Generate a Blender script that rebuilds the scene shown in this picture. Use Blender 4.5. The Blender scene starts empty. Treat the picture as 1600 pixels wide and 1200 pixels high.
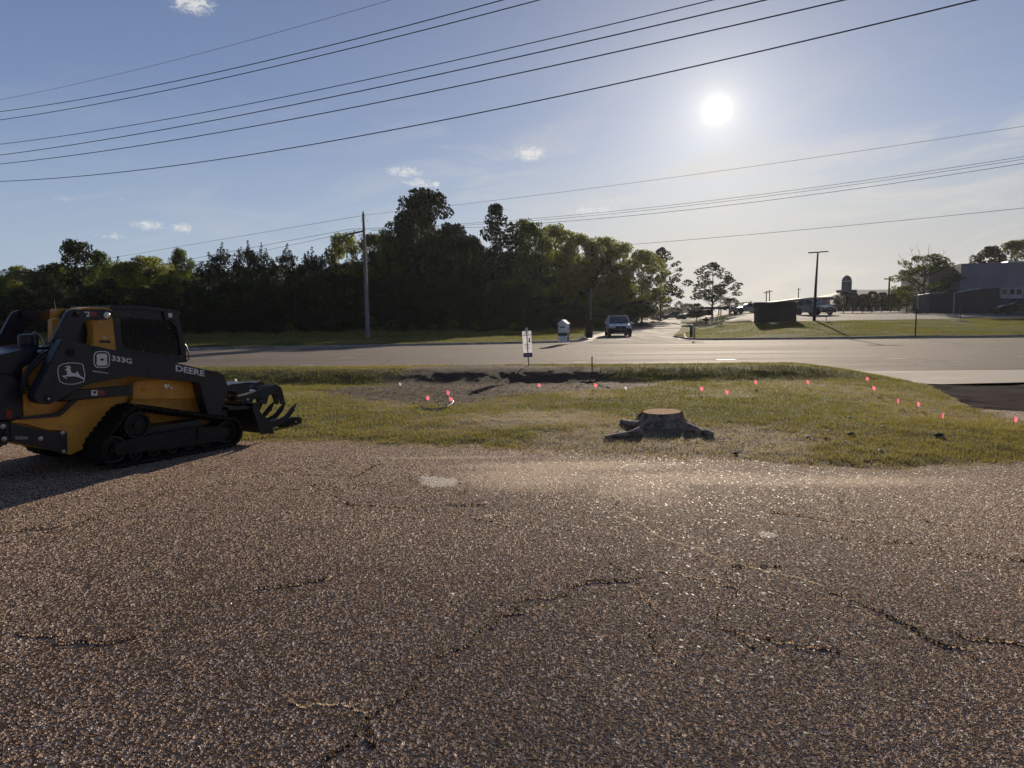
import bpy, math, random
import numpy as np
from mathutils import Vector, Matrix
R = math.radians
random.seed(7); RNG = np.random.default_rng(7)
S = bpy.context.scene
COL = S.collection

# ------------------------------------------------------------------ camera
F = 1109.0; H = 1.85; ROLL = R(0.5); PITCH = math.atan(108 / F)
cam_d = bpy.data.cameras.new("camera"); cam = bpy.data.objects.new("camera", cam_d); COL.objects.link(cam)
cam_d.sensor_fit = 'HORIZONTAL'; cam_d.sensor_width = 36.0; cam_d.lens = 36.0 * F / 1600
cam_d.clip_start = 0.05; cam_d.clip_end = 20000
cam.matrix_world = (Matrix.Translation((0, 0, H)) @ Matrix.Rotation(math.pi / 2 - PITCH, 4, 'X')
                    @ Matrix.Rotation(-ROLL, 4, 'Z'))
S.camera = cam

# ------------------------------------------------------------------ sun, sky, exposure
SUN_AZ = R(15.8); SUN_EL = R(14.9)
sun_dir = Vector((math.sin(SUN_AZ) * math.cos(SUN_EL), math.cos(SUN_AZ) * math.cos(SUN_EL), math.sin(SUN_EL)))
sl = bpy.data.lights.new("sun", 'SUN'); sun = bpy.data.objects.new("sun", sl); COL.objects.link(sun)
sl.energy = 5.0; sl.angle = R(0.5); sl.color = (1.0, 0.86, 0.68)
sun.rotation_euler = (-sun_dir).to_track_quat('-Z', 'Y').to_euler(); sun.location = (20, 70, 40)
S.view_settings.view_transform = 'Standard'; S.view_settings.look = 'None'
S.view_settings.gamma = 1; S.view_settings.use_curve_mapping = False
S.view_settings.exposure = 0.42
S.render.film_transparent = False
S.cycles.max_bounces = 6; S.cycles.transparent_max_bounces = 8
S.cycles.diffuse_bounces = 3; S.cycles.glossy_bounces = 3
S.cycles.caustics_reflective = False; S.cycles.caustics_refractive = False


class NT:
    """tiny node-graph helper"""
    def __init__(s, tree): s.t = tree; tree.nodes.clear()
    def n(s, typ, **kw):
        nd = s.t.nodes.new(typ)
        for k, v in kw.items():
            if k.startswith('_'): setattr(nd, k[1:], v)
            else: s.set(nd.inputs[k.replace('__', ' ')], v)
        return nd
    def set(s, inp, v):
        if isinstance(v, bpy.types.NodeSocket): s.t.links.new(v, inp)
        elif isinstance(v, bpy.types.Node): s.t.links.new(v.outputs[0], inp)
        else:
            if inp.type == 'RGBA' and not hasattr(v, '__len__'): v = (v, v, v)
            inp.default_value = (tuple(v) + (1,)) if (hasattr(v, '__len__') and len(v) == 3 and inp.type == 'RGBA') else v
    def m(s, op, a, b=None, c=None, clamp=False):
        nd = s.t.nodes.new('ShaderNodeMath'); nd.operation = op; nd.use_clamp = clamp
        for i, v in enumerate((a, b, c)):
            if v is not None: s.set(nd.inputs[i], v)
        return nd.outputs[0]
    def vm(s, op, a, b=None):
        nd = s.t.nodes.new('ShaderNodeVectorMath'); nd.operation = op
        s.set(nd.inputs[0], a)
        if b is not None: s.set(nd.inputs[1], b)
        return nd.outputs['Value'] if op in ('DOT_PRODUCT', 'LENGTH', 'DISTANCE') else nd.outputs[0]
    def mix(s, f, a, b, mode='MIX'):
        nd = s.t.nodes.new('ShaderNodeMix'); nd.data_type = 'RGBA'; nd.blend_type = mode
        s.set(nd.inputs[0], f); s.set(nd.inputs[6], a); s.set(nd.inputs[7], b)
        return nd.outputs[2]
    def rng(s, v, a, b, c=0., d=1., smooth=True):
        nd = s.t.nodes.new('ShaderNodeMapRange'); nd.interpolation_type = 'SMOOTHSTEP' if smooth else 'LINEAR'
        for i, q in enumerate((v, a, b, c, d)): s.set(nd.inputs[i], q)
        return nd.outputs[0]
    def noise(s, vec, scale, detail=3, rough=.55, dist=0., out='Fac'):
        nd = s.n('ShaderNodeTexNoise', Vector=vec, Scale=scale, Detail=detail, Roughness=rough, Distortion=dist)
        return nd.outputs[out]


world = bpy.data.worlds.new("World"); S.world = world; world.use_nodes = True
w = NT(world.node_tree)
tc = w.n('ShaderNodeTexCoord'); D = w.vm('NORMALIZE', tc.outputs['Generated'])
sky = w.n('ShaderNodeTexSky', _sky_type='NISHITA', _sun_disc=False)
sky.sun_elevation = SUN_EL; sky.sun_rotation = SUN_AZ
sky.air_density = 1.0; sky.dust_density = 0.6; sky.ozone_density = 2.0; sky.altitude = 100
sep = w.n('ShaderNodeSeparateXYZ', Vector=D); DZ = sep.outputs[2]
el = w.m('MULTIPLY', w.m('ARCSINE', DZ), 57.2958)
az = w.m('MULTIPLY', w.m('ARCTAN2', sep.outputs[0], sep.outputs[1]), 57.2958)
ca = w.m('MULTIPLY', w.m('ARCCOSINE', w.m('MINIMUM', w.vm('DOT_PRODUCT', D, tuple(sun_dir)), 0.999999)), 57.2958)
# hazy evening air: clear-sky colour by height, paler towards the horizon, brightening around the sun
SKY_ZEN = (0.100, 0.152, 0.325); SKY_MID = (0.210, 0.305, 0.53); SKY_HOR = (0.40, 0.50, 0.65)
base = w.mix(w.rng(el, 2, 17), SKY_HOR, SKY_MID)
base = w.mix(w.rng(el, 10, 32), base, SKY_ZEN)
base = w.mix(0.18, base, w.mix(1.0, sky.outputs[0], (0.055, 0.055, 0.055), 'MULTIPLY'))
# warm grey-cream haze low under and right of the sun
low = w.m('MULTIPLY', w.rng(el, 14, 3), w.rng(az, -9, 14))
base = w.mix(w.m('MULTIPLY', low, 0.72), base, (0.50, 0.485, 0.455))
def glow(width, col, prev, power=1.0):
    g = w.m('POWER', 2.71828, w.m('MULTIPLY', w.m('POWER', w.m('DIVIDE', ca, width), power), -1.0))
    return w.mix(1.0, prev, w.mix(g, (0, 0, 0), col), 'ADD')
base = glow(22, (0.13, 0.115, 0.08), base, 1.2)
base = glow(5.5, (0.27, 0.26, 0.215), base, 1.0)
base = glow(2.2, (.22, .19, .13), base, 1.0)
base = glow(.70, (.45, .40, .28), base, 1.0)
base = glow(.25, (4, 3.6, 2.7), base, 1.0)
# the sky opposite a low sun is dimmer
base = w.mix(w.rng(ca, 55, 140, 0, .5), base, (0.02, 0.03, 0.05))
# thin veil streaks and small puffs
svec = w.n('ShaderNodeCombineXYZ', X=w.m('MULTIPLY', az, 0.035), Y=w.m('MULTIPLY', w.m('SUBTRACT', el, w.m('MULTIPLY', az, 0.12)), 0.16))
veil = w.rng(w.noise(svec, 2.2, 7, .62, .8), .44, .70)
veil = w.m('MULTIPLY', veil, w.m('MULTIPLY', w.rng(el, 20, 9), w.rng(az, -14, 4, .25, 1.)))
base = w.mix(w.m('MULTIPLY', veil, 0.42), base, (0.80, 0.74, 0.66))
pvec = w.n('ShaderNodeCombineXYZ', X=az, Y=w.m('MULTIPLY', el, 1.5))
pn = w.noise(pvec, 1.7, 7, .72, .6)
def pix_dir(px, py):
    u = px - 800; v = 600 - py; c, s_ = math.cos(ROLL), math.sin(ROLL); u, v = u * c + v * s_, -u * s_ + v * c
    cp, sp = math.cos(PITCH), math.sin(PITCH)
    return Vector((u, F * cp + v * sp, v * cp - F * sp)).normalized()
puffs = None
for px, py, wx, wy, g in [(828, 240, 1.6, .75, .9), (632, 268, 2.0, .5, .8), (655, 286, 1.6, .5, .8), (681, 287, .5, .4, .8),
                          (232, 352, 1.5, .45, .8), (284, 356, 1.0, .5, .8), (177, 369, 1.5, .4, .6), (298, 3, 1.9, .9, 1.0),
                          (98, 310, 1.4, .4, .5), (190, 312, .8, .3, .5), (930, 330, 3.0, .6, .7), (985, 282, 2.5, .5, .4)]:
    d = pix_dir(px, py); a0 = math.degrees(math.atan2(d.x, d.y)); e0 = math.degrees(math.asin(d.z))
    q = w.m('ADD', w.m('POWER', w.m('DIVIDE', w.m('SUBTRACT', az, a0), wx), 2.0), w.m('POWER', w.m('DIVIDE', w.m('SUBTRACT', el, e0), wy), 2.0))
    b = w.m('MULTIPLY', w.m('POWER', 2.71828, w.m('MULTIPLY', q, -1.0)), g)
    puffs = b if puffs is None else w.m('MAXIMUM', puffs, b)
pm = w.rng(w.m('MULTIPLY', puffs, w.m('ADD', w.m('MULTIPLY', w.m('SUBTRACT', pn, .5), 2.4), .80)), .28, .85)
base = w.mix(w.m('MULTIPLY', pm, .75), base, (0.86, 0.84, 0.80))
bg = w.n('ShaderNodeBackground', Color=base, Strength=0.74)
w.n('ShaderNodeOutputWorld', Surface=bg)

# ------------------------------------------------------------------ image-to-ground helpers (used only to read real positions)
def G(px, py, z=0.):
    d = pix_dir(px, py); t = (z - H) / d.z; return Vector((d.x * t, d.y * t, z))
def at(px, py, Y):
    d = pix_dir(px, py); t = Y / d.y; return Vector((d.x * t, Y, H + d.z * t))
def sst(a, b, x):
    t = np.clip((np.asarray(x, float) - a) / (b - a), 0, 1); return t * t * (3 - 2 * t)
def yfar(x): return np.interp(x, [-80, -18.3, -1.6, 11.5, 35.4, 90], [30, 40.7, 45.2, 48.6, 49.1, 49.1])
def xside(y): return 7.9 + .228 * (np.asarray(y, float) - 47)
def gz(x, y):
    x = np.asarray(x, float); y = np.asarray(y, float)
    zr = .75 * sst(60, 180, y) - .5 * sst(190, 300, y)
    zl = np.interp(y, [48.5, 65, 81, 130, 400], [0, .95, 1.5, 2.0, 2.0])
    b = sst(0.5, 9, x - (xside(y) + 4))
    return zr * (1 - b) + zl * b
def onG(px, py, lift=0.):
    d = pix_dir(px, py); lo = 5.; prev = None
    for k in range(1, 6000):
        t = 5 + k * .1; p = d * t; z = H + p.z
        if z <= float(gz(p.x, p.y)) + lift: return Vector((p.x, p.y, float(gz(p.x, p.y)) + lift))
    return Vector((d.x * 500, d.y * 500, 0))

def vnoise(x, y, f=1., seed=0, oct=1):
    """value noise in numpy, 0..1"""
    out = 0; amp = 1; tot = 0
    for o in range(oct):
        X = np.asarray(x) * f + 17.3 * seed + 100; Y = np.asarray(y) * f - 9.1 * seed + 100
        xi = np.floor(X).astype(np.int64); yi = np.floor(Y).astype(np.int64); fx = X - xi; fy = Y - yi
        fx = fx * fx * (3 - 2 * fx); fy = fy * fy * (3 - 2 * fy)
        def h(a, b):
            n = (a * 374761393 + b * 668265263 + seed * 1442695 + o * 974711) & 0x7fffffff
            n = ((n ^ (n >> 13)) * 1274126177) & 0x7fffffff
            return ((n ^ (n >> 16)) & 0xffff) / 65535.
        v = (h(xi, yi) * (1 - fx) + h(xi + 1, yi) * fx) * (1 - fy) + (h(xi, yi + 1) * (1 - fx) + h(xi + 1, yi + 1) * fx) * fy
        out = out + v * amp; tot += amp; amp *= .5; f *= 2
    return out / tot

# ------------------------------------------------------------------ object helpers
def tag(o, label=None, cat=None, group=None, kind=None):
    if label: o['label'] = label
    if cat: o['category'] = cat
    if group: o['group'] = group
    if kind: o['kind'] = kind
    return o
def empty(name, loc=(0, 0, 0), rz=0.):
    o = bpy.data.objects.new(name, None); COL.objects.link(o); o.location = loc; o.rotation_euler = (0, 0, rz)
    o.empty_display_size = .2; return o
def np_mesh(name, verts, faces, mats, parent=None, smooth=False, mi=None):
    me = bpy.data.meshes.new(name); verts = np.asarray(verts, np.float32); faces = np.asarray(faces, np.int32)
    n, k = faces.shape
    me.vertices.add(len(verts)); me.vertices.foreach_set('co', verts.ravel())
    me.loops.add(n * k); me.loops.foreach_set('vertex_index', faces.ravel())
    me.polygons.add(n); me.polygons.foreach_set('loop_start', np.arange(0, n * k, k, dtype=np.int32))
    me.polygons.foreach_set('loop_total', np.full(n, k, np.int32))
    for m_ in (mats if isinstance(mats, (list, tuple)) else [mats]): me.materials.append(m_)
    if mi is not None: me.polygons.foreach_set('material_index', np.asarray(mi, np.int32))
    me.polygons.foreach_set('use_smooth', np.full(n, smooth, bool))
    me.update(); me.validate()
    o = bpy.data.objects.new(name, me); COL.objects.link(o); o.parent = parent; return o
def fattr(o, name, vals):
    a = o.data.attributes.new(name, 'FLOAT', 'POINT'); a.data.foreach_set('value', np.asarray(vals, np.float32))
def copy_tree(o, parent=None):
    c = o.copy(); COL.objects.link(c)
    if parent: c.parent = parent
    for ch in list(o.children): copy_tree(ch, c)
    return c

class MB:
    """collects polygons and links them as one mesh object"""
    def __init__(s): s.v = []; s.f = []; s.sm = []
    def add(s, vs, fs, smooth=False):
        n = len(s.v); s.v += [tuple(p) for p in vs]; s.f += [tuple(i + n for i in f) for f in fs]; s.sm += [smooth] * len(fs); return s
    def box(s, a, b):
        x0, y0, z0 = a; x1, y1, z1 = b
        vs = [(x0, y0, z0), (x1, y0, z0), (x1, y1, z0), (x0, y1, z0), (x0, y0, z1), (x1, y0, z1), (x1, y1, z1), (x0, y1, z1)]
        return s.add(vs, [(0, 3, 2, 1), (4, 5, 6, 7), (0, 1, 5, 4), (1, 2, 6, 5), (2, 3, 7, 6), (3, 0, 4, 7)])
    def obox(s, c, ux, uy, uz):
        c, ux, uy, uz = map(Vector, (c, ux, uy, uz)); vs = []
        for k in (-1, 1):
            for a, b in ((-1, -1), (1, -1), (1, 1), (-1, 1)): vs.append(c + ux * a + uy * b + uz * k)
        return s.add(vs, [(0, 3, 2, 1), (4, 5, 6, 7), (0, 1, 5, 4), (1, 2, 6, 5), (2, 3, 7, 6), (3, 0, 4, 7)])
    def prism(s, pts, y0, y1):
        """polygon in x,z extruded along y"""
        n = len(pts); vs = [(p[0], y0, p[1]) for p in pts] + [(p[0], y1, p[1]) for p in pts]
        return s.add(vs, [tuple(range(n)), tuple(range(2 * n - 1, n - 1, -1))] + [(i, i + n, (i + 1) % n + n, (i + 1) % n) for i in range(n)])
    def zprism(s, pts, z0, z1):
        n = len(pts); vs = [(p[0], p[1], z0) for p in pts] + [(p[0], p[1], z1) for p in pts]
        return s.add(vs, [tuple(range(n))[::-1], tuple(range(n, 2 * n))] + [(i, (i + 1) % n, (i + 1) % n + n, i + n) for i in range(n)])
    def tube(s, pts, rad, n=8, caps=True):
        pts = [Vector(p) for p in pts]; rad = rad if hasattr(rad, '__len__') else [rad] * len(pts)
        vs = []; up = None
        for i, p in enumerate(pts):
            t = (pts[min(i + 1, len(pts) - 1)] - pts[max(i - 1, 0)]).normalized()
            if up is None: up = Vector((0, 0, 1)) if abs(t.z) < .9 else Vector((1, 0, 0))
            a = t.cross(up).normalized(); b = a.cross(t).normalized(); up = b
            for k in range(n):
                an = 2 * math.pi * k / n; vs.append(p + (a * math.cos(an) + b * math.sin(an)) * rad[i])
        fs = [(i * n + k, i * n + (k + 1) % n, (i + 1) * n + (k + 1) % n, (i + 1) * n + k) for i in range(len(pts) - 1) for k in range(n)]
        s.add(vs, fs, True)
        if caps:
            m = len(s.v) - len(vs)
            s.f += [tuple(m + k for k in range(n))[::-1], tuple(m + (len(pts) - 1) * n + k for k in range(n))]; s.sm += [False, False]
        return s
    def lathe(s, prof, c=(0, 0, 0), axis='z', n=24, smooth=True):
        """prof = [(r, h)...] round axis through c"""
        vs = []
        for r, h in prof:
            for k in range(n):
                a = 2 * math.pi * k / n; x, y = r * math.cos(a), r * math.sin(a)
                vs.append({'z': (c[0] + x, c[1] + y, c[2] + h), 'y': (c[0] + x, c[1] + h, c[2] + y), 'x': (c[0] + h, c[1] + x, c[2] + y)}[axis])
        fs = [(i * n + k, i * n + (k + 1) % n, (i + 1) * n + (k + 1) % n, (i + 1) * n + k) for i in range(len(prof) - 1) for k in range(n)]
        m = len(s.v); s.add(vs, fs, smooth)
        s.f += [tuple(m + k for k in range(n))[::-1], tuple(m + (len(prof) - 1) * n + k for k in range(n))]; s.sm += [False, False]
        return s
    def build(s, name, mat, parent=None, bevel=0., loc=None):
        me = bpy.data.meshes.new(name); me.from_pydata(s.v, [], s.f); me.materials.append(mat)
        me.polygons.foreach_set('use_smooth', s.sm); me.update()
        import bmesh
        bm = bmesh.new(); bm.from_mesh(me); bmesh.ops.recalc_face_normals(bm, faces=bm.faces)
        if bevel:
            bm.verts.ensure_lookup_table()
            es = [e for e in bm.edges if len(e.link_faces) == 2 and e.calc_face_angle(0) > R(35)]
            try: bmesh.ops.bevel(bm, geom=es, offset=bevel, segments=2, affect='EDGES', clamp_overlap=True)
            except Exception: pass
        bm.to_mesh(me); bm.free()
        me.set_sharp_from_angle(angle=R(40))
        o = bpy.data.objects.new(name, me); COL.objects.link(o); o.parent = parent
        if loc: o.location = loc
        return o

# ------------------------------------------------------------------ materials
def newmat(name): m = bpy.data.materials.new(name); m.use_nodes = True; return m, NT(m.node_tree)
def simple(name, col, rough=.5, metal=0., var=.25, nscale=6., bump=.0, bscale=60., dirt=None, dirt_amt=.0, spec=.5, coat=0.):
    m, t = newmat(name); tc = t.n('ShaderNodeTexCoord'); v = tc.outputs['Object']
    n1 = t.noise(v, nscale, 5, .6); c = t.mix(t.rng(n1, .3, .7), tuple(x * (1 - var) for x in col), tuple(min(1, x * (1 + var)) for x in col))
    if dirt: c = t.mix(t.m('MULTIPLY', t.rng(t.noise(v, nscale * 2.3, 6, .7, 1.), .45, .75), dirt_amt), c, dirt)
    p = t.n('ShaderNodeBsdfPrincipled', Base__Color=c, Metallic=metal, Roughness=t.rng(n1, .2, .8, max(.03, rough - .1), min(1, rough + .12)))
    p.inputs['Specular IOR Level'].default_value = spec; p.inputs['Coat Weight'].default_value = coat
    if bump: t.set(p.inputs['Normal'], t.n('ShaderNodeBump', Height=t.noise(v, bscale, 4, .6), Strength=bump, Distance=.01))
    t.n('ShaderNodeOutputMaterial', Surface=p); return m
M = {}
M['yellow'] = simple('machine yellow paint', (.60, .285, .026), .42, 0, .12, 3, .0, dirt=(.12, .08, .045), dirt_amt=.5)
M['black'] = simple('machine black paint', (.011, .014, .023), .34, 0, .25, 4, .0, dirt=(.05, .045, .04), dirt_amt=.3, spec=.38)
M['dark'] = simple('dark steel', (.016, .016, .017), .55, .2, .4, 7, .15, dirt=(.06, .05, .04), dirt_amt=.45, spec=.2)
M['rubber'] = simple('track rubber', (.010, .010, .010), .75, 0, .4, 8, .25, 40, dirt=(.045, .038, .03), dirt_amt=.5, spec=.15)
M['steel'] = simple('worn bare steel', (.38, .37, .35), .35, .9, .3, 12, .1)
M['rimsteel'] = simple('worn wheel rim steel', (.16, .155, .145), .5, .6, .3, 12)
M['chrome'] = simple('bright pin steel', (.6, .6, .6), .25, 1., .1, 12)
M['white'] = simple('white paint', (.55, .55, .54), .45, 0, .08, 5)
M['decal'] = simple('white decal film', (.62, .63, .65), .4, 0, .05, 5)
M['decal_blk'] = simple('black decal film', (.01, .01, .012), .4, 0, .05, 5)
M['decal_red'] = simple('red decal film', (.28, .05, .04), .5, 0, .1, 5)
M['redlens'] = simple('red lens', (.25, .01, .015), .2, 0, .1, 5)
M['lens'] = simple('lamp lens', (.5, .5, .48), .1, .3, .1, 5)
M['concrete'] = simple('kerb concrete', (.30, .26, .21), .85, 0, .3, 1.5, .3, 50, dirt=(.12, .10, .08), dirt_amt=.6)
M['apron'] = simple('broom finished concrete', (.23, .19, .15), .9, 0, .14, .6, .25, 90, dirt=(.15, .12, .09), dirt_amt=.35)
M['wood'] = simple('weathered pole wood', (.22, .19, .16), .85, 0, .3, 3, .3, 30)
M['polewhite'] = simple('pale grey concrete pole', (.24, .235, .225), .8, 0, .15, 2, .1, 30)
M['wire'] = simple('dark cable', (.01, .01, .014), .6, 0, .1, 1)
M['pink'] = simple('pink marker vinyl', (.90, .22, .30), .5, 0, .1, 10)
M['flagwhite'] = simple('white marker vinyl', (.75, .70, .70), .5, 0, .1, 10)
def add_translucency(m, amt, col):
    t = m.node_tree; p = next(n for n in t.nodes if n.type == 'BSDF_PRINCIPLED'); out = next(n for n in t.nodes if n.type == 'OUTPUT_MATERIAL')
    tr = t.nodes.new('ShaderNodeBsdfTranslucent'); tr.inputs[0].default_value = (*col, 1); mx = t.nodes.new('ShaderNodeMixShader'); mx.inputs[0].default_value = amt
    t.links.new(p.outputs[0], mx.inputs[1]); t.links.new(tr.outputs[0], mx.inputs[2]); t.links.new(mx.outputs[0], out.inputs[0])
add_translucency(M['pink'], .5, (.95, .25, .34)); add_translucency(M['flagwhite'], .4, (.8, .8, .8))

# pavement: worn chip-seal asphalt with exposed brown and pale stones
def asphalt(name, scale, matrix, stones, disp, cracks, rough=.88, spec=.06):
    m, t = newmat(name); tc = t.n('ShaderNodeTexCoord'); v = tc.outputs['Object']
    vd = t.vm('ADD', v, t.n('ShaderNodeVectorMath', **{'_operation': 'SCALE'}).outputs[0])
    vo = t.n('ShaderNodeTexVoronoi', Vector=v, Scale=scale); vo.voronoi_dimensions = '2D'; vo.inputs['Randomness'].default_value = 1.
    vo2 = t.n('ShaderNodeTexVoronoi', Vector=v, Scale=scale * 2.1); vo2.voronoi_dimensions = '2D'
    csep = t.n('ShaderNodeSeparateColor', Color=vo.outputs['Color']); r1, r2 = csep.outputs[0], csep.outputs[1]
    c2 = t.n('ShaderNodeSeparateColor', Color=vo2.outputs['Color']).outputs[0]
    patch = t.noise(v, .55, 5, .6); fine = t.noise(v, 9, 4, .6)
    dome = t.m('SQRT', t.m('MAXIMUM', t.m('SUBTRACT', 1., t.m('POWER', t.m('DIVIDE', vo.outputs['Distance'], .60), 2.)), 0.)); dome2 = t.rng(vo2.outputs['Distance'], .6, .1)
    present = t.rng(r2, .10, .22)
    stone = t.m('MULTIPLY', dome, present)
    ramp = t.n('ShaderNodeValToRGB', Fac=r1); cr = ramp.color_ramp; cr.interpolation = 'LINEAR'
    cr.elements[0].position = 0; cr.elements[0].color = (*stones[0], 1); cr.elements[1].position = 1; cr.elements[1].color = (*stones[-1], 1)
    for i, c in enumerate(stones[1:-1]): e = cr.elements.new((i + 1) / (len(stones) - 1)); e.color = (*c, 1)
    col = t.mix(t.rng(stone, .15, .55), matrix, ramp.outputs[0])
    col = t.mix(t.rng(patch, .35, .7, 0, .45), col, t.mix(.5, col, tuple(x * .45 for x in matrix)))
    col = t.mix(t.m('MULTIPLY', t.rng(fine, .5, .8), .3), col, tuple(x * 1.8 for x in matrix))
    hgt = t.m('ADD', t.m('MULTIPLY', stone, t.m('ADD', t.m('MULTIPLY', r1, .6), .4)), t.m('MULTIPLY', dome2, .25))
    hgt = t.m('ADD', hgt, t.m('MULTIPLY', t.noise(v, 30, 3, .5), .25))
    if cracks:
        ca_ = t.n('ShaderNodeAttribute', _attribute_name='crack').outputs['Fac']   # metres to nearest crack
        cw = t.n('ShaderNodeAttribute', _attribute_name='crackw').outputs['Fac']
        cd = t.m('ADD', ca_, t.m('MULTIPLY', t.m('MULTIPLY', t.m('SUBTRACT', t.noise(v, 34, 5, .75), .48), 3.2), t.m('ADD', cw, .0015)))
        crk = t.rng(t.m('DIVIDE', cd, t.m('ADD', cw, 1e-4)), 1.3, .6)
        sandy = t.m('MULTIPLY', t.rng(t.m('DIVIDE', cd, t.m('ADD', cw, 1e-4)), 2.2, 1.), t.n('ShaderNodeAttribute', _attribute_name='sand').outputs['Fac'])
        hgt = t.m('SUBTRACT', hgt, t.m('MULTIPLY', t.m('MULTIPLY', crk, t.m('SUBTRACT', 1., t.m('MULTIPLY', sandy, .8))), 1.5))
        col = t.mix(crk, col, (.012, .010, .009)); col = t.mix(t.m('MULTIPLY', sandy, .9), col, (.50, .39, .26))
        pale = t.n('ShaderNodeAttribute', _attribute_name='pale').outputs['Fac']
        pn_ = t.m('ADD', t.m('MULTIPLY', t.m('SUBTRACT', t.noise(t.vm('MULTIPLY', v, (1, .45, 1)), 11, 7, .75), .5), 2.2), .55)
        col = t.mix(t.m('MULTIPLY', t.rng(t.m('MULTIPLY', pale, t.m('ADD', pn_, .45)), .42, .85), .8), col, (.62, .55, .46))
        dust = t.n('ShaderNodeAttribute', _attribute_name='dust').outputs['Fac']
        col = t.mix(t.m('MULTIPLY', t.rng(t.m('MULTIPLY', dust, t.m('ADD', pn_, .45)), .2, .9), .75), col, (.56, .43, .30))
    shiny = t.rng(r1, .84, .97); p = t.n('ShaderNodeBsdfPrincipled', Base__Color=col, Roughness=t.m('SUBTRACT', t.rng(r2, 0, 1, rough - .12, rough + .12), t.m('MULTIPLY', shiny, .25))); t.set(p.inputs['Specular IOR Level'], t.m('ADD', spec, t.m('MULTIPLY', shiny, .12)))
    out = t.n('ShaderNodeOutputMaterial', Surface=p)
    if disp[1] == 'BOTH':
        t.set(out.inputs['Displacement'], t.n('ShaderNodeDisplacement', Height=hgt, Midlevel=.5, Scale=disp[0])); m.displacement_method = 'BOTH'
    else:
        t.set(p.inputs['Normal'], t.n('ShaderNodeBump', Height=hgt, Strength=.9, Distance=disp[0]))
    return m
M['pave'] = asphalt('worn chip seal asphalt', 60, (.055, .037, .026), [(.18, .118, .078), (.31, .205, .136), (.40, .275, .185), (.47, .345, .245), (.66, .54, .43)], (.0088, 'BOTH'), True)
# main road: long lanes with wheel tracks
def road_mat(name, base, var, tracks, rough=.5):
    m, t = newmat(name); v = t.n('ShaderNodeTexCoord').outputs['Object']
    st = t.noise(t.vm('MULTIPLY', v, tracks), 1.0, 6, .62); big = t.noise(v, .12, 4, .6); g = t.noise(v, 30, 3, .6)
    c = t.mix(t.rng(st, .3, .7), tuple(x * (1 - var) for x in base), tuple(x * (1 + var) for x in base))
    c = t.mix(t.m('MULTIPLY', t.rng(big, .4, .7), .35), c, tuple(x * .6 for x in base))
    vo = t.n('ShaderNodeTexVoronoi', Vector=t.vm('ADD', v, t.n('ShaderNodeVectorMath', **{'_operation': 'SCALE'}).outputs[0]), Scale=.22, _feature='DISTANCE_TO_EDGE')
    warp = t.noise(v, 1.3, 3, .6, out='Color'); t.set(vo.inputs['Vector'], t.vm('ADD', v, warp))
    c = t.mix(t.m('MULTIPLY', t.rng(vo.outputs['Distance'], .010, .003), .7), c, tuple(x * .25 for x in base))
    p = t.n('ShaderNodeBsdfPrincipled', Base__Color=c, Roughness=t.rng(st, .3, .7, rough, rough + .14)); p.inputs['Specular IOR Level'].default_value = .09
    h = t.m('ADD', g, t.m('MULTIPLY', t.noise(v, 85, 2, .6), .7))
    t.set(p.inputs['Normal'], t.n('ShaderNodeBump', Height=h, Strength=.7, Distance=.012))
    t.n('ShaderNodeOutputMaterial', Surface=p); return m
M['road'] = road_mat('worn road asphalt', (.150, .118, .095), .26, (.05, 1.2, 1), .80)
M['sideroad'] = road_mat('old side road asphalt', (.17, .145, .12), .25, (.6, .09, 1), .84)
M['lot'] = road_mat('car park asphalt', (.16, .14, .12), .2, (.3, .3, 1), .82)
M['drive'] = road_mat('dark driveway asphalt', (.095, .080, .070), .3, (.8, .8, 1), .9)
next(n for n in M['drive'].node_tree.nodes if n.type == 'BSDF_PRINCIPLED').inputs['Specular IOR Level'].default_value = 0.
next(n for n in M['drive'].node_tree.nodes if n.type == 'BSDF_PRINCIPLED').inputs['IOR'].default_value = 1.2
M['paint'] = simple('faded white road paint', (.55, .54, .50), .6, 0, .25, 2, dirt=(.15, .13, .11), dirt_amt=.7)
def lawnmat(name, a, b, c_, scale=1.):
    m, t = newmat(name); v = t.n('ShaderNodeTexCoord').outputs['Object']
    n1 = t.noise(v, .22 * scale, 6, .65); n2 = t.noise(v, 2.6 * scale, 6, .75); n3 = t.noise(v, 24 * scale, 4, .75)
    c = t.mix(t.rng(n1, .35, .65), a, b); c = t.mix(t.m('MULTIPLY', t.rng(n2, .48, .7), .6), c, c_)
    c = t.mix(t.rng(n3, .3, .72, 0, .7), t.mix(.55, c, (.01, .012, .005)), c)
    p = t.n('ShaderNodeBsdfPrincipled', Base__Color=c, Roughness=.9); p.inputs['Specular IOR Level'].default_value = .03
    t.set(p.inputs['Normal'], t.n('ShaderNodeBump', Height=t.m('ADD', n3, t.m('MULTIPLY', n2, .8)), Strength=1., Distance=.12))
    t.n('ShaderNodeOutputMaterial', Surface=p); return m
M['lawn'] = lawnmat('mown lawn', (.13, .15, .025), (.18, .185, .035), (.22, .19, .06), .6)
M['verge'] = lawnmat('rough verge grass', (.06, .075, .02), (.09, .10, .028), (.12, .11, .045), .6)
M['field'] = lawnmat('far open ground', (.07, .08, .03), (.10, .10, .045), (.12, .11, .06), .2)

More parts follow.
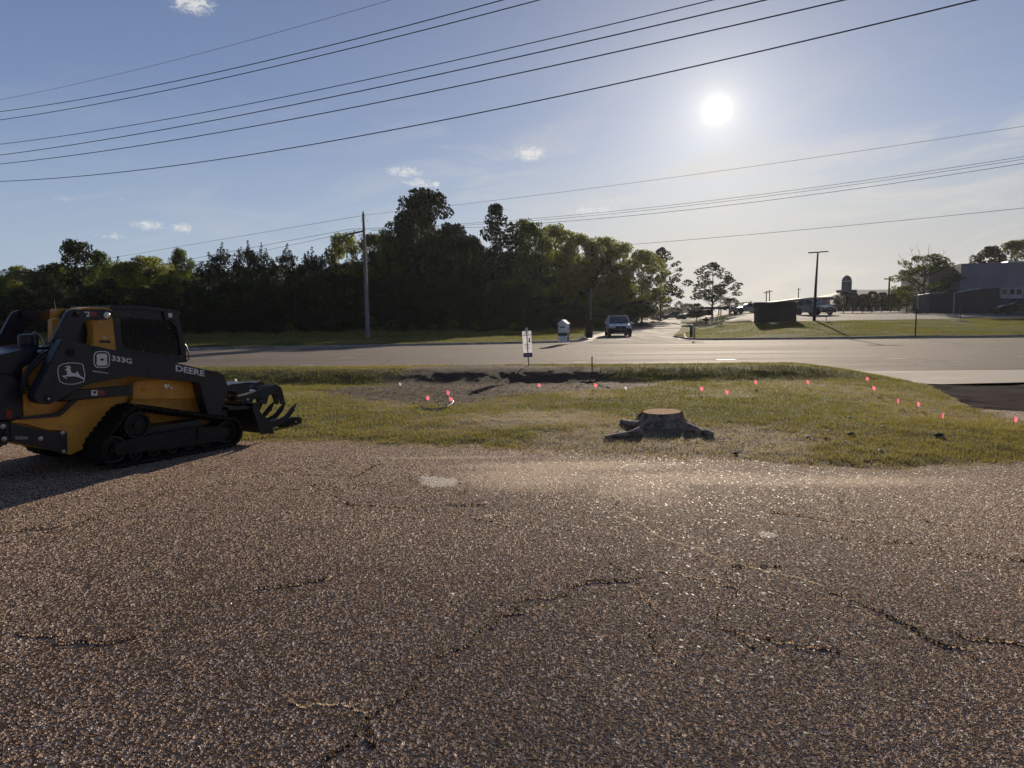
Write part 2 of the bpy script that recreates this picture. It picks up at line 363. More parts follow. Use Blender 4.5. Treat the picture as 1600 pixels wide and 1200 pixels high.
def blade_mat(name='grass blade'):
    m, t = newmat(name); c = t.n('ShaderNodeAttribute', _attribute_name='tint'); f = c.outputs['Fac']
    r = t.n('ShaderNodeValToRGB', Fac=f); cr = r.color_ramp
    cr.elements[0].position = 0; cr.elements[0].color = (.10, .105, .026, 1); cr.elements[1].position = 1; cr.elements[1].color = (.42, .33, .20, 1)
    for p_, c_ in ((.3, (.18, .17, .042, 1)), (.5, (.26, .22, .065, 1)), (.72, (.28, .22, .11, 1))): e = cr.elements.new(p_); e.color = c_
    d = t.n('ShaderNodeBsdfDiffuse', Color=r.outputs[0]); tr = t.n('ShaderNodeBsdfTranslucent', Color=t.mix(1., r.outputs[0], (1.25, 1.25, .8), 'MULTIPLY'))
    g = t.n('ShaderNodeBsdfGlossy', Roughness=.45); g.inputs[0].default_value = (.5, .5, .45, 1)
    s = t.n('ShaderNodeMixShader'); t.set(s.inputs[0], .45); t.set(s.inputs[1], d); t.set(s.inputs[2], tr)
    s2 = t.n('ShaderNodeMixShader'); t.set(s2.inputs[0], .05); t.set(s2.inputs[1], s); t.set(s2.inputs[2], g)
    t.n('ShaderNodeOutputMaterial', Surface=s2); return m
M['blade'] = blade_mat()
def leaf_mat(name, dark, light, trans=.35):
    m, t = newmat(name); oi = t.n('ShaderNodeObjectInfo'); g = t.n('ShaderNodeNewGeometry')
    rnd = g.outputs['Random Per Island']; v = t.n('ShaderNodeTexCoord').outputs['Object']
    f = t.m('ADD', t.m('MULTIPLY', rnd, .6), t.m('MULTIPLY', t.noise(v, .6, 3, .6), .5))
    c = t.mix(f, dark, light); c = t.mix(t.m('MULTIPLY', oi.outputs['Random'], .3), c, tuple(x * .6 for x in light))
    p = t.n('ShaderNodeBsdfPrincipled', Base__Color=c, Roughness=.65); p.inputs['Specular IOR Level'].default_value = .15
    tr = t.n('ShaderNodeBsdfTranslucent', Color=t.mix(1., c, (1.3, 1.35, .6), 'MULTIPLY'))
    s = t.n('ShaderNodeMixShader'); t.set(s.inputs[0], trans); t.set(s.inputs[1], p); t.set(s.inputs[2], tr)
    t.n('ShaderNodeOutputMaterial', Surface=s); return m
M['leaf'] = leaf_mat('broad leaves', (.055, .080, .022), (.13, .145, .040), .42)
M['leaf_lt'] = leaf_mat('pale sunlit leaves', (.11, .13, .035), (.24, .235, .065), .50)  # pale leaf colour, brightened to carry sunlight and haze on these crowns
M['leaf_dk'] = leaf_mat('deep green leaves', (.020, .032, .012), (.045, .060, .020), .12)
M['needle'] = leaf_mat('pine needles', (.018, .030, .014), (.045, .058, .024), .10)
M['bark'] = simple('tree bark', (.075, .058, .045), .9, 0, .4, 5, .5, 20)

# ------------------------------------------------------------------ ground sheets
def tensor_ground():
    def ax(a, b, st, ext):
        core = np.arange(a, b + st, st); lo = a - np.geomspace(st * 2, ext, 14)[::-1]; hi = b + np.geomspace(st * 2, ext, 14)
        return np.concatenate([lo, core, hi])
    xs = ax(-70, 110, 1.5, 5000); ys = ax(18, 190, 1.5, 5000)
    X, Y = np.meshgrid(xs, ys); Z = gz(X, Y) - .09 - .12 * (1 - sst(14, 30, Y)) * 1.0
    V = np.stack([X.ravel(), Y.ravel(), Z.ravel()], 1); n = len(xs); m = len(ys)
    i = np.arange(m - 1)[:, None] * n + np.arange(n - 1)[None]; Fq = np.stack([i, i + 1, i + n + 1, i + n], -1).reshape(-1, 4)
    return tag(np_mesh('ground', V, Fq, M['field'], smooth=True), kind='structure')
tensor_ground()
def sheet(name, rows, mat, kind='structure', lift=None):
    """rows: list of polylines (same length) of 3D points"""
    V = np.array([[tuple(p) for p in r] for r in rows]); m, n, _ = V.shape; V = V.reshape(-1, 3)
    i = np.arange(m - 1)[:, None] * n + np.arange(n - 1)[None]; Fq = np.stack([i, i + 1, i + n + 1, i + n], -1).reshape(-1, 4)
    o = np_mesh(name, V, Fq, mat, smooth=True); return tag(o, kind=kind)
# main road
xs = np.linspace(-120, 120, 161)
sheet('main_road', [[(x, 22.6 * (1 - k) + (float(yfar(x)) + .2) * k, .0) for x in xs] for k in np.linspace(0, 1, 20)], M['road'])
# side road
ys = np.concatenate([[44, 46, 47.4, 48.6, 50], np.arange(52, 231, 3.)])
def side_edges(y):
    xl, xr = float(xside(y)) - 3.6, float(xside(y)) + 3.6
    xl -= 2.6 * float(1 - sst(46, 54, y)); xr += 1.2 * float(1 - sst(47, 53, y)); return xl, xr
rows = []
for y in ys:
    xl, xr = side_edges(y)
    rows.append([(xl + (xr - xl) * k, y, float(gz(xl + (xr - xl) * k, y)) + .006) for k in np.linspace(0, 1, 9)])
sheet('side_road', rows, M['sideroad'])
# pavement: chip-seal lot the camera stands on; finer geometry where the photograph sees single stones
def polyline_dist(X, Y, pts):
    best = np.full(X.shape, 9.)
    for (x0, y0), (x1, y1) in zip(pts[:-1], pts[1:]):
        dx, dy = x1 - x0, y1 - y0; t = np.clip(((X - x0) * dx + (Y - y0) * dy) / (dx * dx + dy * dy + 1e-9), 0, 1)
        best = np.minimum(best, np.hypot(X - x0 - t * dx, Y - y0 - t * dy))
    return best
CR = [ # (pixel polyline, half width m, sand)
    ([(500, 1198), (545, 1165), (583, 1112), (600, 1108), (640, 1082), (660, 1050), (690, 1025), (740, 995), (775, 975), (815, 958), (850, 935), (900, 915), (960, 906), (1010, 893)], .0085, .22),
    ([(583, 1112), (540, 1103), (500, 1100), (470, 1105), (463, 1085)], 0.0033, .5),
    ([(583, 1112), (580, 1140), (588, 1165)], 0.0044, .1),
    ([(945, 762), (960, 790), (975, 803), (1010, 822), (1060, 848), (1110, 868), (1150, 885), (1210, 893), (1290, 922), (1350, 946), (1400, 970), (1460, 1003), (1530, 1030)], 0.0085, .9),
    ([(380, 768), (450, 764), (530, 765), (535, 780), (555, 792), (640, 795), (760, 790)], .0075, .25),
    ([(530, 765), (560, 745), (575, 735), (600, 722)], 0.0066, .9),
    ([(1190, 995), (1240, 1005), (1310, 1020)], 0.0022, 0), ([(0, 835), (120, 820), (230, 790)], 0.0055, 0.),
    ([(400, 920), (440, 918), (520, 905)], 0.0044, 0.), ([(30, 990), (90, 995), (170, 1005), (230, 990)], 0.0039, 0.),
    ([(1000, 895), (1100, 905), (1160, 930)], 0.0033, .5),
    ([(230, 790), (330, 760), (420, 740), (520, 718)], 0.0050, .1), ([(1480, 985), (1540, 1000), (1600, 1008)], 0.0033, 0.),
    ([(1205, 800), (1290, 812), (1380, 806), (1490, 822)], 0.0039, .2)]
def pavement():
    r = [1.75]
    while r[-1] < 11.5: r.append(r[-1] + max(r[-1] / 800, r[-1] ** 2 * .00030))
    r = np.array([.02, .4, .8, 1.2, 1.5] + r + list(np.geomspace(12, 16, 5)))
    a = np.concatenate([np.linspace(-46, 46, 1150), np.linspace(46, 314, 60)[1:-1]]) * np.pi / 180
    A, RR = np.meshgrid(a, r); X = np.sin(A) * RR; Y = np.cos(A) * RR
    n, m = len(a), len(r); i = np.arange(m - 1)[:, None] * n; j = np.arange(n)[None]
    Fq = np.stack([i + j, i + (j + 1) % n, i + n + (j + 1) % n, i + n + j], -1).reshape(-1, 4)
    # outer ring behind and beside the camera
    ro = np.array([20, 28, 40., 60.]); ao = a[1149:]; ao = np.concatenate([ao, [a[0] + 2 * np.pi]])
    V = [np.stack([X.ravel(), Y.ravel(), np.zeros(X.size)], 1)]
    AO, RO = np.meshgrid(ao, np.concatenate([[16.], ro])); k0 = X.size
    V.append(np.stack([(np.sin(AO) * RO).ravel(), (np.cos(AO) * RO).ravel(), np.zeros(AO.size)], 1))
    no = len(ao); io = np.arange(len(ro))[:, None] * no + np.arange(no - 1)[None] + k0
    Fo = np.stack([io, io + 1, io + no + 1, io + no], -1).reshape(-1, 4)
    V = np.concatenate(V); Fq = np.concatenate([Fq, Fo])[:, ::-1]
    X, Y = V[:, 0], V[:, 1]
    V[:, 2] = .012 * (vnoise(X, Y, .7, 3, 2) - .5)
    wob = .03 * (vnoise(X, Y, 9, 5, 3) - .5); wob2 = .03 * (vnoise(X, Y, 9, 6, 3) - .5)
    o = np_mesh('pavement', V, Fq, M['pave'], smooth=True)
    cd = np.full(len(V), 9.); cw = np.full(len(V), .01); sd = np.zeros(len(V))
    rr = random.Random(12); CRW = [([tuple(G(*p)[:2]) for p in pts], hw, sa) for pts, hw, sa in CR]
    for k in range(9):       # hairline cracks wandering over the lot
        if k < 4 and len(CRW): bp = rr.choice(CRW[:15])[0]; x, y = bp[rr.randrange(len(bp))]
        else: y = rr.uniform(4.5, 9.3); x = rr.uniform(-.7, .7) * y
        an = rr.uniform(0, 6.28); q = [(x, y)]
        for j in range(rr.randint(5, 14)): an += rr.gauss(0, .45); st = rr.uniform(.08, .22); x += math.cos(an) * st; y += math.sin(an) * st; q.append((x, y))
        CRW.append((q, rr.uniform(.0013, .0028), rr.choice([0, 0, .3])))
    def rough_line(P, rr, amp=.16):
        for _ in range(3):
            Q = [P[0]]
            for a_, b_ in zip(P[:-1], P[1:]):
                dx, dy = b_[0] - a_[0], b_[1] - a_[1]; o_ = rr.gauss(0, amp); Q += [((a_[0] + b_[0]) / 2 - dy * o_, (a_[1] + b_[1]) / 2 + dx * o_), b_]
            P = Q; amp *= .9
        return P
    for P, hw, sa in CRW:
        P = rough_line(P, rr); xs0, xs1 = min(p[0] for p in P) - .3, max(p[0] for p in P) + .3; ys0, ys1 = min(p[1] for p in P) - .3, max(p[1] for p in P) + .3
        I = np.nonzero((X > xs0) & (X < xs1) & (Y > ys0) & (Y < ys1))[0]; dd = polyline_dist(X[I] + wob[I], Y[I] + wob2[I], P); d = np.full(len(X), 9.); d[I] = dd; hw_ = hw; k = d / hw < cd / cw; cd[k] = d[k]; cw[k] = hw; sd[k] = sa
    sd *= sst(.2, .55, vnoise(X, Y, 2.2, 9, 2)) ; cw *= .65 + .6 * vnoise(X, Y, 3.7, 8, 3); cw *= np.clip(.45 + np.hypot(X, Y) * .16, .7, 2.)
    fattr(o, 'crack', cd); fattr(o, 'crackw', cw); fattr(o, 'sand', sd)
    pale = np.zeros(len(V)); dust = np.zeros(len(V))
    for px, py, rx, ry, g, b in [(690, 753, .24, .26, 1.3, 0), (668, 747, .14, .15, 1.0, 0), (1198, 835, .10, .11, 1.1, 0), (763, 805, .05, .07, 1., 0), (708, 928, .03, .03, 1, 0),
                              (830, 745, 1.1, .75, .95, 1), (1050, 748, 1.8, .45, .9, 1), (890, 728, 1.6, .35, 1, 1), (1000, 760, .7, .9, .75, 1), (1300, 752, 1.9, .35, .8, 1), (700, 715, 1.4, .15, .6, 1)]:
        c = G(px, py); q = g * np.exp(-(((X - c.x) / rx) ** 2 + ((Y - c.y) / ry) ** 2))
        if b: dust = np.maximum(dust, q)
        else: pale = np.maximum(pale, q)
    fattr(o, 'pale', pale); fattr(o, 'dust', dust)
    return tag(o, kind='structure')
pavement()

# grass island between the pavement and the road
ISL = [G(*p)[:2] for p in [(-500, 716), (-150, 700), (120, 690), (330, 690), (390, 693), (430, 694), (560, 699), (700, 705), (850, 712), (1000, 717), (1100, 724), (1200, 731), (1330, 737), (1450, 739), (1540, 734),
       (1600, 729), (1750, 724), (1850, 700), (1760, 672), (1680, 664), (1600, 656), (1566, 646), (1526, 638), (1485, 616), (1451, 600), (1397, 590.5), (1340, 584)]]
ISL += [(10.4, 22.2), (9.0, 22.62), (-40, 22.62)]
ISL = np.array([tuple(p) for p in ISL])
def in_poly(X, Y, P):
    ins = np.zeros(X.shape, bool); x0, y0 = P[-1]
    for x1, y1 in P:
        c = ((y1 > Y) != (y0 > Y)); xx = (x0 - x1) * (Y - y1) / (y0 - y1 + 1e-12) + x1; ins ^= c & (X < xx); x0, y0 = x1, y1
    return ins
def edge_d(X, Y): return polyline_dist(X, Y, [tuple(p) for p in ISL] + [tuple(ISL[0])])
def zi(X, Y, fine=True):
    X = np.asarray(X, float); Y = np.asarray(Y, float)
    berm = .34 * sst(18.3, 20.2, Y + .7 * (vnoise(X, X * 0, .25, 2) - .5) + .10 * (vnoise(X, Y, .9, 23, 2) - .5)) * (1 - sst(8.0, 11.2, X)) * (1 - .62 * sst(21.0, 22.6, Y))
    d = np.minimum(edge_d(X, Y), 3.)
    z = .035 * sst(0, .9, d) + .07 * sst(.3, 2.5, d) * (1 - sst(17, 20, Y)) + berm + .05 * (vnoise(X, Y, .55, 4, 3) - .5) * sst(0, .6, d) - .012
    z = z - .05 * np.exp(-(((X - 0.5) / 3.4) ** 2 + ((Y - 18.6) / .8) ** 2))     # shallow trench under the bank
    if fine: z = z + .03 * (vnoise(X, Y, 3.2, 5, 3) - .5) * sst(0, .3, d) + .045 * dirtf(X, Y) * (vnoise(X, Y, 8., 12, 4) - .5) * (1 - .75 * sst(17.6, 18.4, Y))
    return z
def ell(X, Y, px, py, rx, ry):
    c = G(px, py); return ((X - c.x) / rx) ** 2 + ((Y - c.y) / ry) ** 2
def dirtf(X, Y):
    n = 1.1 * (vnoise(X, Y, .9, 7, 4) - .5)
    q = np.minimum.reduce([ell(X, Y, 690, 615, 2.1, 2.6), ell(X, Y, 775, 603, 2.9, 2.6), ell(X, Y, 880, 606, 2.4, 1.3), ell(X, Y, 610, 615, 1.6, 1.4)])
    return sst(1.35, .75, q + n)
def dryf(X, Y):
    n = 1.3 * (vnoise(X, Y, 1.3, 11, 4) - .5); s = G(1030, 688)
    q = np.minimum(((X - s.x) / 2.3) ** 2 + ((Y - s.y + .35) / 1.25) ** 2, ((X - 0.3) / 3.0) ** 2 + ((Y - 12.0) / 1.5) ** 2 + .55)
    a = sst(1.5, .3, q + n); b = sst(.55, .0, edge_d(X, Y) + .25 * n) * (Y < 11) * (.55 + .6 * sst(-3.5, -1, X))
    c = .45 * sst(.55, .75, vnoise(X, Y, .5, 21, 3))
    return np.clip(np.maximum(np.maximum(a, b), c), 0, 1)
def strawmat():
    m, t = newmat('turf soil and thatch'); v = t.n('ShaderNodeTexCoord').outputs['Object']
    di = t.n('ShaderNodeAttribute', _attribute_name='dirt').outputs['Fac']; dr = t.n('ShaderNodeAttribute', _attribute_name='dry').outputs['Fac']
    n2 = t.noise(v, 14, 6, .75); n3 = t.noise(v, 75, 4, .75); n1 = t.noise(v, 2.2, 5, .7)
    g = t.mix(t.rng(n2, .35, .65), (.08, .08, .028), (.15, .14, .05)); g = t.mix(t.rng(n1, .4, .7, 0, .5), g, (.17, .135, .07))
    s = t.mix(t.rng(n2, .35, .65), (.20, .15, .095), (.40, .31, .20)); c = t.mix(dr, g, s)
    d = t.mix(t.rng(n2, .35, .65), (.060, .036, .024), (.155, .095, .062)); d = t.mix(t.rng(n3, .60, .74, 0, .7), d, (.24, .17, .12))
    c = t.mix(di, c, d); c = t.mix(t.rng(n3, .3, .6, .55, 0), c, (.02, .017, .01))
    p = t.n('ShaderNodeBsdfPrincipled', Base__Color=c, Roughness=.9); p.inputs['Specular IOR Level'].default_value = .15
    t.set(p.inputs['Normal'], t.n('ShaderNodeBump', Height=t.m('ADD', n3, t.m('MULTIPLY', n2, 1.5)), Strength=1., Distance=.03))
    t.n('ShaderNodeOutputMaterial', Surface=p); return m
def island():
    st = .06; xs = np.arange(-19, 19, st); ys = np.arange(7.2, 22.7, st); X, Y = np.meshgrid(xs, ys)
    ins = in_poly(X + .10 * (vnoise(X, Y, 3, 31, 3) - .5), Y + .16 * (vnoise(X, Y, 3.5, 32, 3) - .5), ISL); Z = zi(X, Y)
    n = len(xs); m = len(ys); i = np.arange(m - 1)[:, None] * n + np.arange(n - 1)[None]; Fq = np.stack([i, i + 1, i + n + 1, i + n], -1).reshape(-1, 4)
    k = ins.ravel(); Fq = Fq[k[Fq].all(1)]; u, inv = np.unique(Fq, return_inverse=True)
    V = np.stack([X.ravel(), Y.ravel(), Z.ravel()], 1)[u]; o = np_mesh('grass_island', V, inv.reshape(-1, 4), strawmat(), smooth=True)
    fattr(o, 'dirt', dirtf(V[:, 0], V[:, 1])); fattr(o, 'dry', dryf(V[:, 0], V[:, 1])); return tag(o, kind='structure')
island()
def blades(name, X, Y, Z, hgt, wid, tint, mat, label):
    n = len(X); a = RNG.uniform(0, 2 * np.pi, n); la = RNG.uniform(0, 2 * np.pi, n); ln = RNG.uniform(.1, .9, n) * hgt
    dx, dy = np.cos(a) * wid / 2, np.sin(a) * wid / 2
    V = np.empty((n, 3, 3)); V[:, 0] = np.stack([X - dx, Y - dy, Z - .004], 1); V[:, 1] = np.stack([X + dx, Y + dy, Z - .004], 1)
    V[:, 2] = np.stack([X + np.cos(la) * ln, Y + np.sin(la) * ln, Z + hgt], 1)
    o = np_mesh(name, V.reshape(-1, 3), np.arange(3 * n).reshape(-1, 3), mat); fattr(o, 'tint', np.repeat(tint, 3))
    return tag(o, label, 'grass', kind='stuff')
def island_grass(n0=620000):
    y = 7.4 + 15.1 * RNG.uniform(0, 1, n0) ** 1.35; x = RNG.uniform(-1, 1, n0) * (.78 * y + 1.2)
    k = in_poly(x, y, ISL); x, y = x[k], y[k]
    dr, di = dryf(x, y), dirtf(x, y); cl = vnoise(x, y, 4.5, 41, 3); ed = edge_d(x, y)
    k = RNG.uniform(0, 1, len(x)) < np.clip((1 - .93 * di) * (1 - .50 * dr) * (.35 + 1.1 * cl) * sst(-.05, .35, ed + .3 * (cl - .3)), 0, 1)
    x, y, dr, cl = x[k], y[k], dr[k], cl[k]; z = zi(x, y)
    h = RNG.uniform(.018, .05, len(x)) * (.55 + .9 * cl) * (1 - .3 * dr); wd = .0035 + y * .00042
    big = vnoise(x, y, .45, 44, 3)
    t = np.clip(.30 + .30 * (big - .5) + .55 * dr + RNG.normal(0, .13, len(x)) + .5 * (RNG.uniform(0, 1, len(x)) < .08) + .12 * (y < 12), 0, 1)
    return blades('turf_grass', x, y, z, h, wd, t, M['blade'], 'patchy green and straw coloured turf of the strip before the road')
island_grass()

# concrete drive apron and dark driveway at the right
a0 = [(10.2, 22.55), (12, 22.55), (20, 22.55), (40, 22.55)]
def poly_sheet(name, pts, z, mat, n=None):
    mb = MB(); mb.add([(p[0], p[1], z) for p in pts], [tuple(range(len(pts)))]); return tag(mb.build(name, mat), kind='structure')
ap = [tuple(G(*p)[:2]) for p in [(1451, 600), (1900, 603)]]
poly_sheet('concrete_apron', [(9.0, 22.6), (9.0, 21.0), (10.0, 18.6), (12, 17.6), (ap[0][0], ap[0][1]), (ap[1][0], ap[1][1]), (45, 18.9), (45, 22.6)], -.012, M['apron'])
poly_sheet('driveway', [(8.6, 22.0), (6.5, 13.), (6.5, 9.5), (16, 7.5), (45, 7.5), (45, 22.0)], -.018, M['drive'])
# gutter line between apron and road
sheet('gutter_line', [[(9.2, 22.42, .003), (60, 22.42, .003)], [(9.2, 22.52, .005), (60, 22.52, .005)]], M['dark'])

def kerb(name, pts, wd=.15, hg=.13, gut=.45, side=1, mat=None):
    """kerb along pts (x,y); gutter on the road side"""
    pts = [Vector((p[0], p[1])) for p in pts]; rows = [[] for _ in range(6)]
    for i, p in enumerate(pts):
        t = (pts[min(i + 1, len(pts) - 1)] - pts[max(0, i - 1)]).normalized(); nn = Vector((-t.y, t.x)) * side
        z = float(gz(p.x, p.y)) if p.y > 48.6 else 0.
        prof = [(-gut, .010), (0, .014), (.012, hg - .012), (.03, hg), (wd, hg), (wd + .01, hg - .1)]
        for k, (o_, h_) in enumerate(prof): q = p + nn * o_; rows[k].append((q.x, q.y, z + h_))
    return sheet(name, rows, mat or M['concrete'])
# kerbs on the far side
lx = np.linspace(-110, 2.0, 60); kl = [(x, float(yfar(x))) for x in lx]
kl += [(3.1, 46.6), (3.9, 47.2), (4.6, 48.2), (5.1, 49.6), (5.5, 51.2)] + [(side_edges(y)[0] - .02, y) for y in np.arange(53, 150, 4.)]
kl = [(x, y) for x, y in kl]
kerb('kerb', kl, side=1)
kr = [(110, 49.1), (60, 49.1), (35, 49.1), (24, 48.95), (16, 48.8), (13.9, 48.85), (13.0, 49.2), (12.5, 49.9), (12.4, 51.2)] + [(side_edges(y)[1] + .02, y) for y in (53, 55, 58, 61)]
kerb('kerb', kr, side=-1)
# verge on the left, lawn on the right
def strip(name, front, back, n, mat, lift, extra=0.):
    rows = []
    for k in np.linspace(0, 1, n):
        rows.append([(a[0] * (1 - k) + b[0] * k, a[1] * (1 - k) + b[1] * k, 0) for a, b in zip(front, back)])
    rows = [[(x, y, (float(gz(x, y)) if y > 48.6 else 0.) + lift + .10 * extra * (vnoise(x, y, .4, 3, 2) - .5)) for x, y, _ in r] for r in rows]
    return sheet(name, rows, mat)
fr = [(x, y + .15) if i < 60 else (x - .15, y + .05) for i, (x, y) in enumerate(kl)]
bk = [(x, 85) for x in np.linspace(-110, 2, 60)] + [(min(p[0] - .2 - i * .02, 4.0), 85) for i, p in enumerate(fr[60:65])] + [(min(x - .3, side_edges(max(y, 85))[0] - .3), max(85, y + .01)) for x, y in fr[65:]]
strip('verge', fr[:65], bk[:65], 24, M['verge'], .12, 1)
fr2 = fr[64:]; strip('verge', fr2, [(x - 14, y) for x, y in fr2], 8, M['verge'], .12, 1)
# lawn: front along the kerb, back along the car-park edge
LB = [(p.x, p.y) for p in (onG(1066, 513), onG(1100, 509.5), onG(1160, 506), onG(1230, 504), onG(1300, 503), onG(1400, 501.5), onG(1500, 500), onG(1600, 499))]
def lawn():
    X = np.linspace(0, 1, 60); fx, fy = zip(*[(12.7, 56.0), (12.65, 53.5), (12.6, 51.2), (12.7, 50.0), (13.2, 49.4), (14.0, 49.05), (16, 48.97), (24, 49.1), (35, 49.26), (60, 49.26), (110, 49.26)][::1])
    L = np.concatenate([[0], np.cumsum(np.hypot(np.diff(fx), np.diff(fy)))])
    LBx = [p[0] for p in LB] + [110]; LBy = [p[1] for p in LB] + [LB[-1][1] + 1]
    s = np.concatenate([np.linspace(0, 9, 14), np.linspace(10, L[-1], 50)]); F_ = [(float(np.interp(q, L, fx)), float(np.interp(q, L, fy))) for q in s]
    B_ = [(float(np.interp(max(f[0] + 1.2, LBx[0]) if q > 5 else LBx[0] + q * .02, LBx, LBx)), 0) for f, q in zip(F_, s)]
    B_ = [(b[0], float(np.interp(b[0], LBx, LBy))) for b in B_]
    return strip('lawn', F_, B_, 26, M['lawn'], .12, 1)
lawn()
# car park and drives behind the lawn
def lot():
    rows = []
    for k in np.linspace(0, 1, 14):
        r = []
        for x in np.linspace(14, 125, 60):
            yb = float(np.interp(x, [p[0] for p in LB] + [125], [p[1] for p in LB] + [LB[-1][1] + 1])) - .1
            y = yb + (150 - yb) * k ** 1.5; xx = x + (float(xside(y)) - float(xside(yb))) * (1 - (x - 14) / 111); r.append((xx, y, float(gz(xx, y)) + .05))
        rows.append(r)
    return sheet('car_park', rows, M['lot'])
lot()
# short second lawn strip by the side-road entrance
q = [onG(1064, 511.2), onG(1110, 508.5), onG(1172, 504.2)]; q2 = [onG(1064, 500.2), onG(1110, 503.2), onG(1172, 503.2)]
sheet('lawn', [[(p.x, p.y, p.z + .16) for p in q], [(p.x * .5 + s_.x * .5, p.y * .5 + s_.y * .5, (p.z + s_.z) / 2 + .24) for p, s_ in zip(q, q2)], [(p.x, p.y, p.z + .16) for p in q2]], M['lawn'])
kerb('kerb', [(q[2].x, q[2].y), (q[1].x, q[1].y), (q[0].x, q[0].y), (q2[0].x, q2[0].y)], side=-1, gut=.2, hg=.2)

# lane dashes on the main road
def dash(px0, px1, py):
    a, b = G(px0, py), G(px1, py); mb = MB(); y = a.y
    mb.add([(a.x, y - .06, .005), (b.x, y - .06, .005), (b.x, y + .06, .005), (a.x, y + .06, .005)], [(0, 1, 2, 3)])
    return tag(mb.build('lane_dash', M['paint']), kind='structure')
for d_ in [(632, 655, 569.3), (760, 784, 568), (895, 918, 566.3), (468, 490, 570.5), (1385, 1420, 560.5), (1590, 1618, 557.5), (530, 552, 559), (330, 350, 560), (690, 712, 557), (1120, 1150, 562)]: dash(*d_)

# ================================================================== tracked loader
MA = G(165, 737); MB_ = G(345, 703); ME = (MB_ - MA).normalized(); MROT = math.atan2(ME.y, ME.x); ML = Vector((-ME.y, ME.x, 0)); WID = 1.95
def T(px, py, w_):
    """a point of the photograph read on the machine's own side plane y = w_ : (forward, height)"""
    o = Vector((0, 0, H)) - MA; d = pix_dir(px, py); t = (w_ - o.dot(ML)) / d.dot(ML); P = o + d * t; return (P.dot(ME), P.z)
def TP(pts, w_): return [T(px, py, w_) for px, py in pts]
LD = empty('track_loader', MA, MROT)
tag(LD, 'yellow and black compact track loader with a grapple bucket parked on the asphalt edge', 'track loader')
def mir(y0, y1): return (WID - y1, WID - y0)
def both(name, fn, mat, bevel=.006):
    """fn(mb, side) builds on the near side (y=w) ; mirrored for the far side"""
    res = []
    for side in (0, 1):
        mb = MB(); fn(mb)
        if side: mb.v = [(x, WID - y, z) for x, y, z in mb.v]
        res.append(mb.build(name, mat, LD, bevel))
    return res
# --- tracks: belt round sprocket and two idlers
CI = [((.17, .235), .235), ((.47, .50), .275), ((1.77, .225), .225)]     # rear idler, sprocket, front idler (centre, outer radius)
def hull_loop(cs, off, step=.02):
    """outline of the convex hull of circles, sampled"""
    pts = []
    for (cx, cz), r in cs:
        for k in range(120): a = 2 * math.pi * k / 120; pts.append((cx + (r + off) * math.cos(a), cz + (r + off) * math.sin(a)))
    pts = sorted(set(pts)); 
    def half(P):
        h = []
        for p in P:
            while len(h) > 1 and (h[-1][0] - h[-2][0]) * (p[1] - h[-2][1]) - (h[-1][1] - h[-2][1]) * (p[0] - h[-2][0]) <= 0: h.pop()
            h.append(p)
        return h[:-1]
    hl = half(pts) + half(pts[::-1]); hl.append(hl[0]); out = [hl[0]]
    P = np.array(hl); seg = np.hypot(*np.diff(P, axis=0).T); L = np.concatenate([[0], np.cumsum(seg)]); n = int(L[-1] / step)
    q = np.linspace(0, L[-1], n, endpoint=False); return [(float(np.interp(s_, L, P[:, 0])), float(np.interp(s_, L, P[:, 1]))) for s_ in q]
outer = hull_loop(CI, -.022); inner = hull_loop(CI, -.05)
def nearest_inner(p): return p
def belt(mb):
    n = len(outer); cx, cz = .85, .28
    O = outer; N = []
    for i in range(n):
        t = Vector((O[(i + 1) % n][0] - O[i - 1][0], O[(i + 1) % n][1] - O[i - 1][1])).normalized(); N.append((t.y, -t.x))
    vs = []
    for (x, z), (nx, nz) in zip(O, N): vs += [(x, .0, z), (x, .45, z), (x - nx * .032, .45, z - nz * .032), (x - nx * .032, 0., z - nz * .032)]
    fs = []
    for i in range(n):
        j = (i + 1) % n
        for k in range(4): fs.append((i * 4 + k, i * 4 + (k + 1) % 4, j * 4 + (k + 1) % 4, j * 4 + k))
    mb.add(vs, fs, False)
    for i in range(0, n, 4):      # lugs across the belt, staggered left and right
        (x, z), (nx, nz) = O[i], N[i]; tx, tz = -nz, nx
        for (ya, yb, sh) in ((0.012, .21, 0), (.24, .438, 2)):
            (x2, z2), (mx, mz) = O[(i + sh) % n], N[(i + sh) % n]; ux, uz = -mz, mx
            mb.obox((x2 + mx * .006, (ya + yb) / 2, z2 + mz * .006), (ux * .017, 0, uz * .017), (0, (yb - ya) / 2, 0), (mx * .007, 0, mz * .007))
        (x, z), (nx, nz) = O[i], N[i]; mb.obox((x - nx * .055, .225, z - nz * .055), (tx * .018, 0, tz * .018), (0, .05, 0), (nx * .025, 0, nz * .025))
for o_ in both('track_belt', belt, M['rubber'], 0): pass
def rim(c, r, y0):
    both('wheel_rim', lambda mb: mb.tube([(c[0] + (r - .004) * math.cos(2 * math.pi * k / 28), y0 - .003, c[1] + (r - .004) * math.sin(2 * math.pi * k / 28)) for k in range(29)], .0028, 5, False), M['rimsteel'], 0)
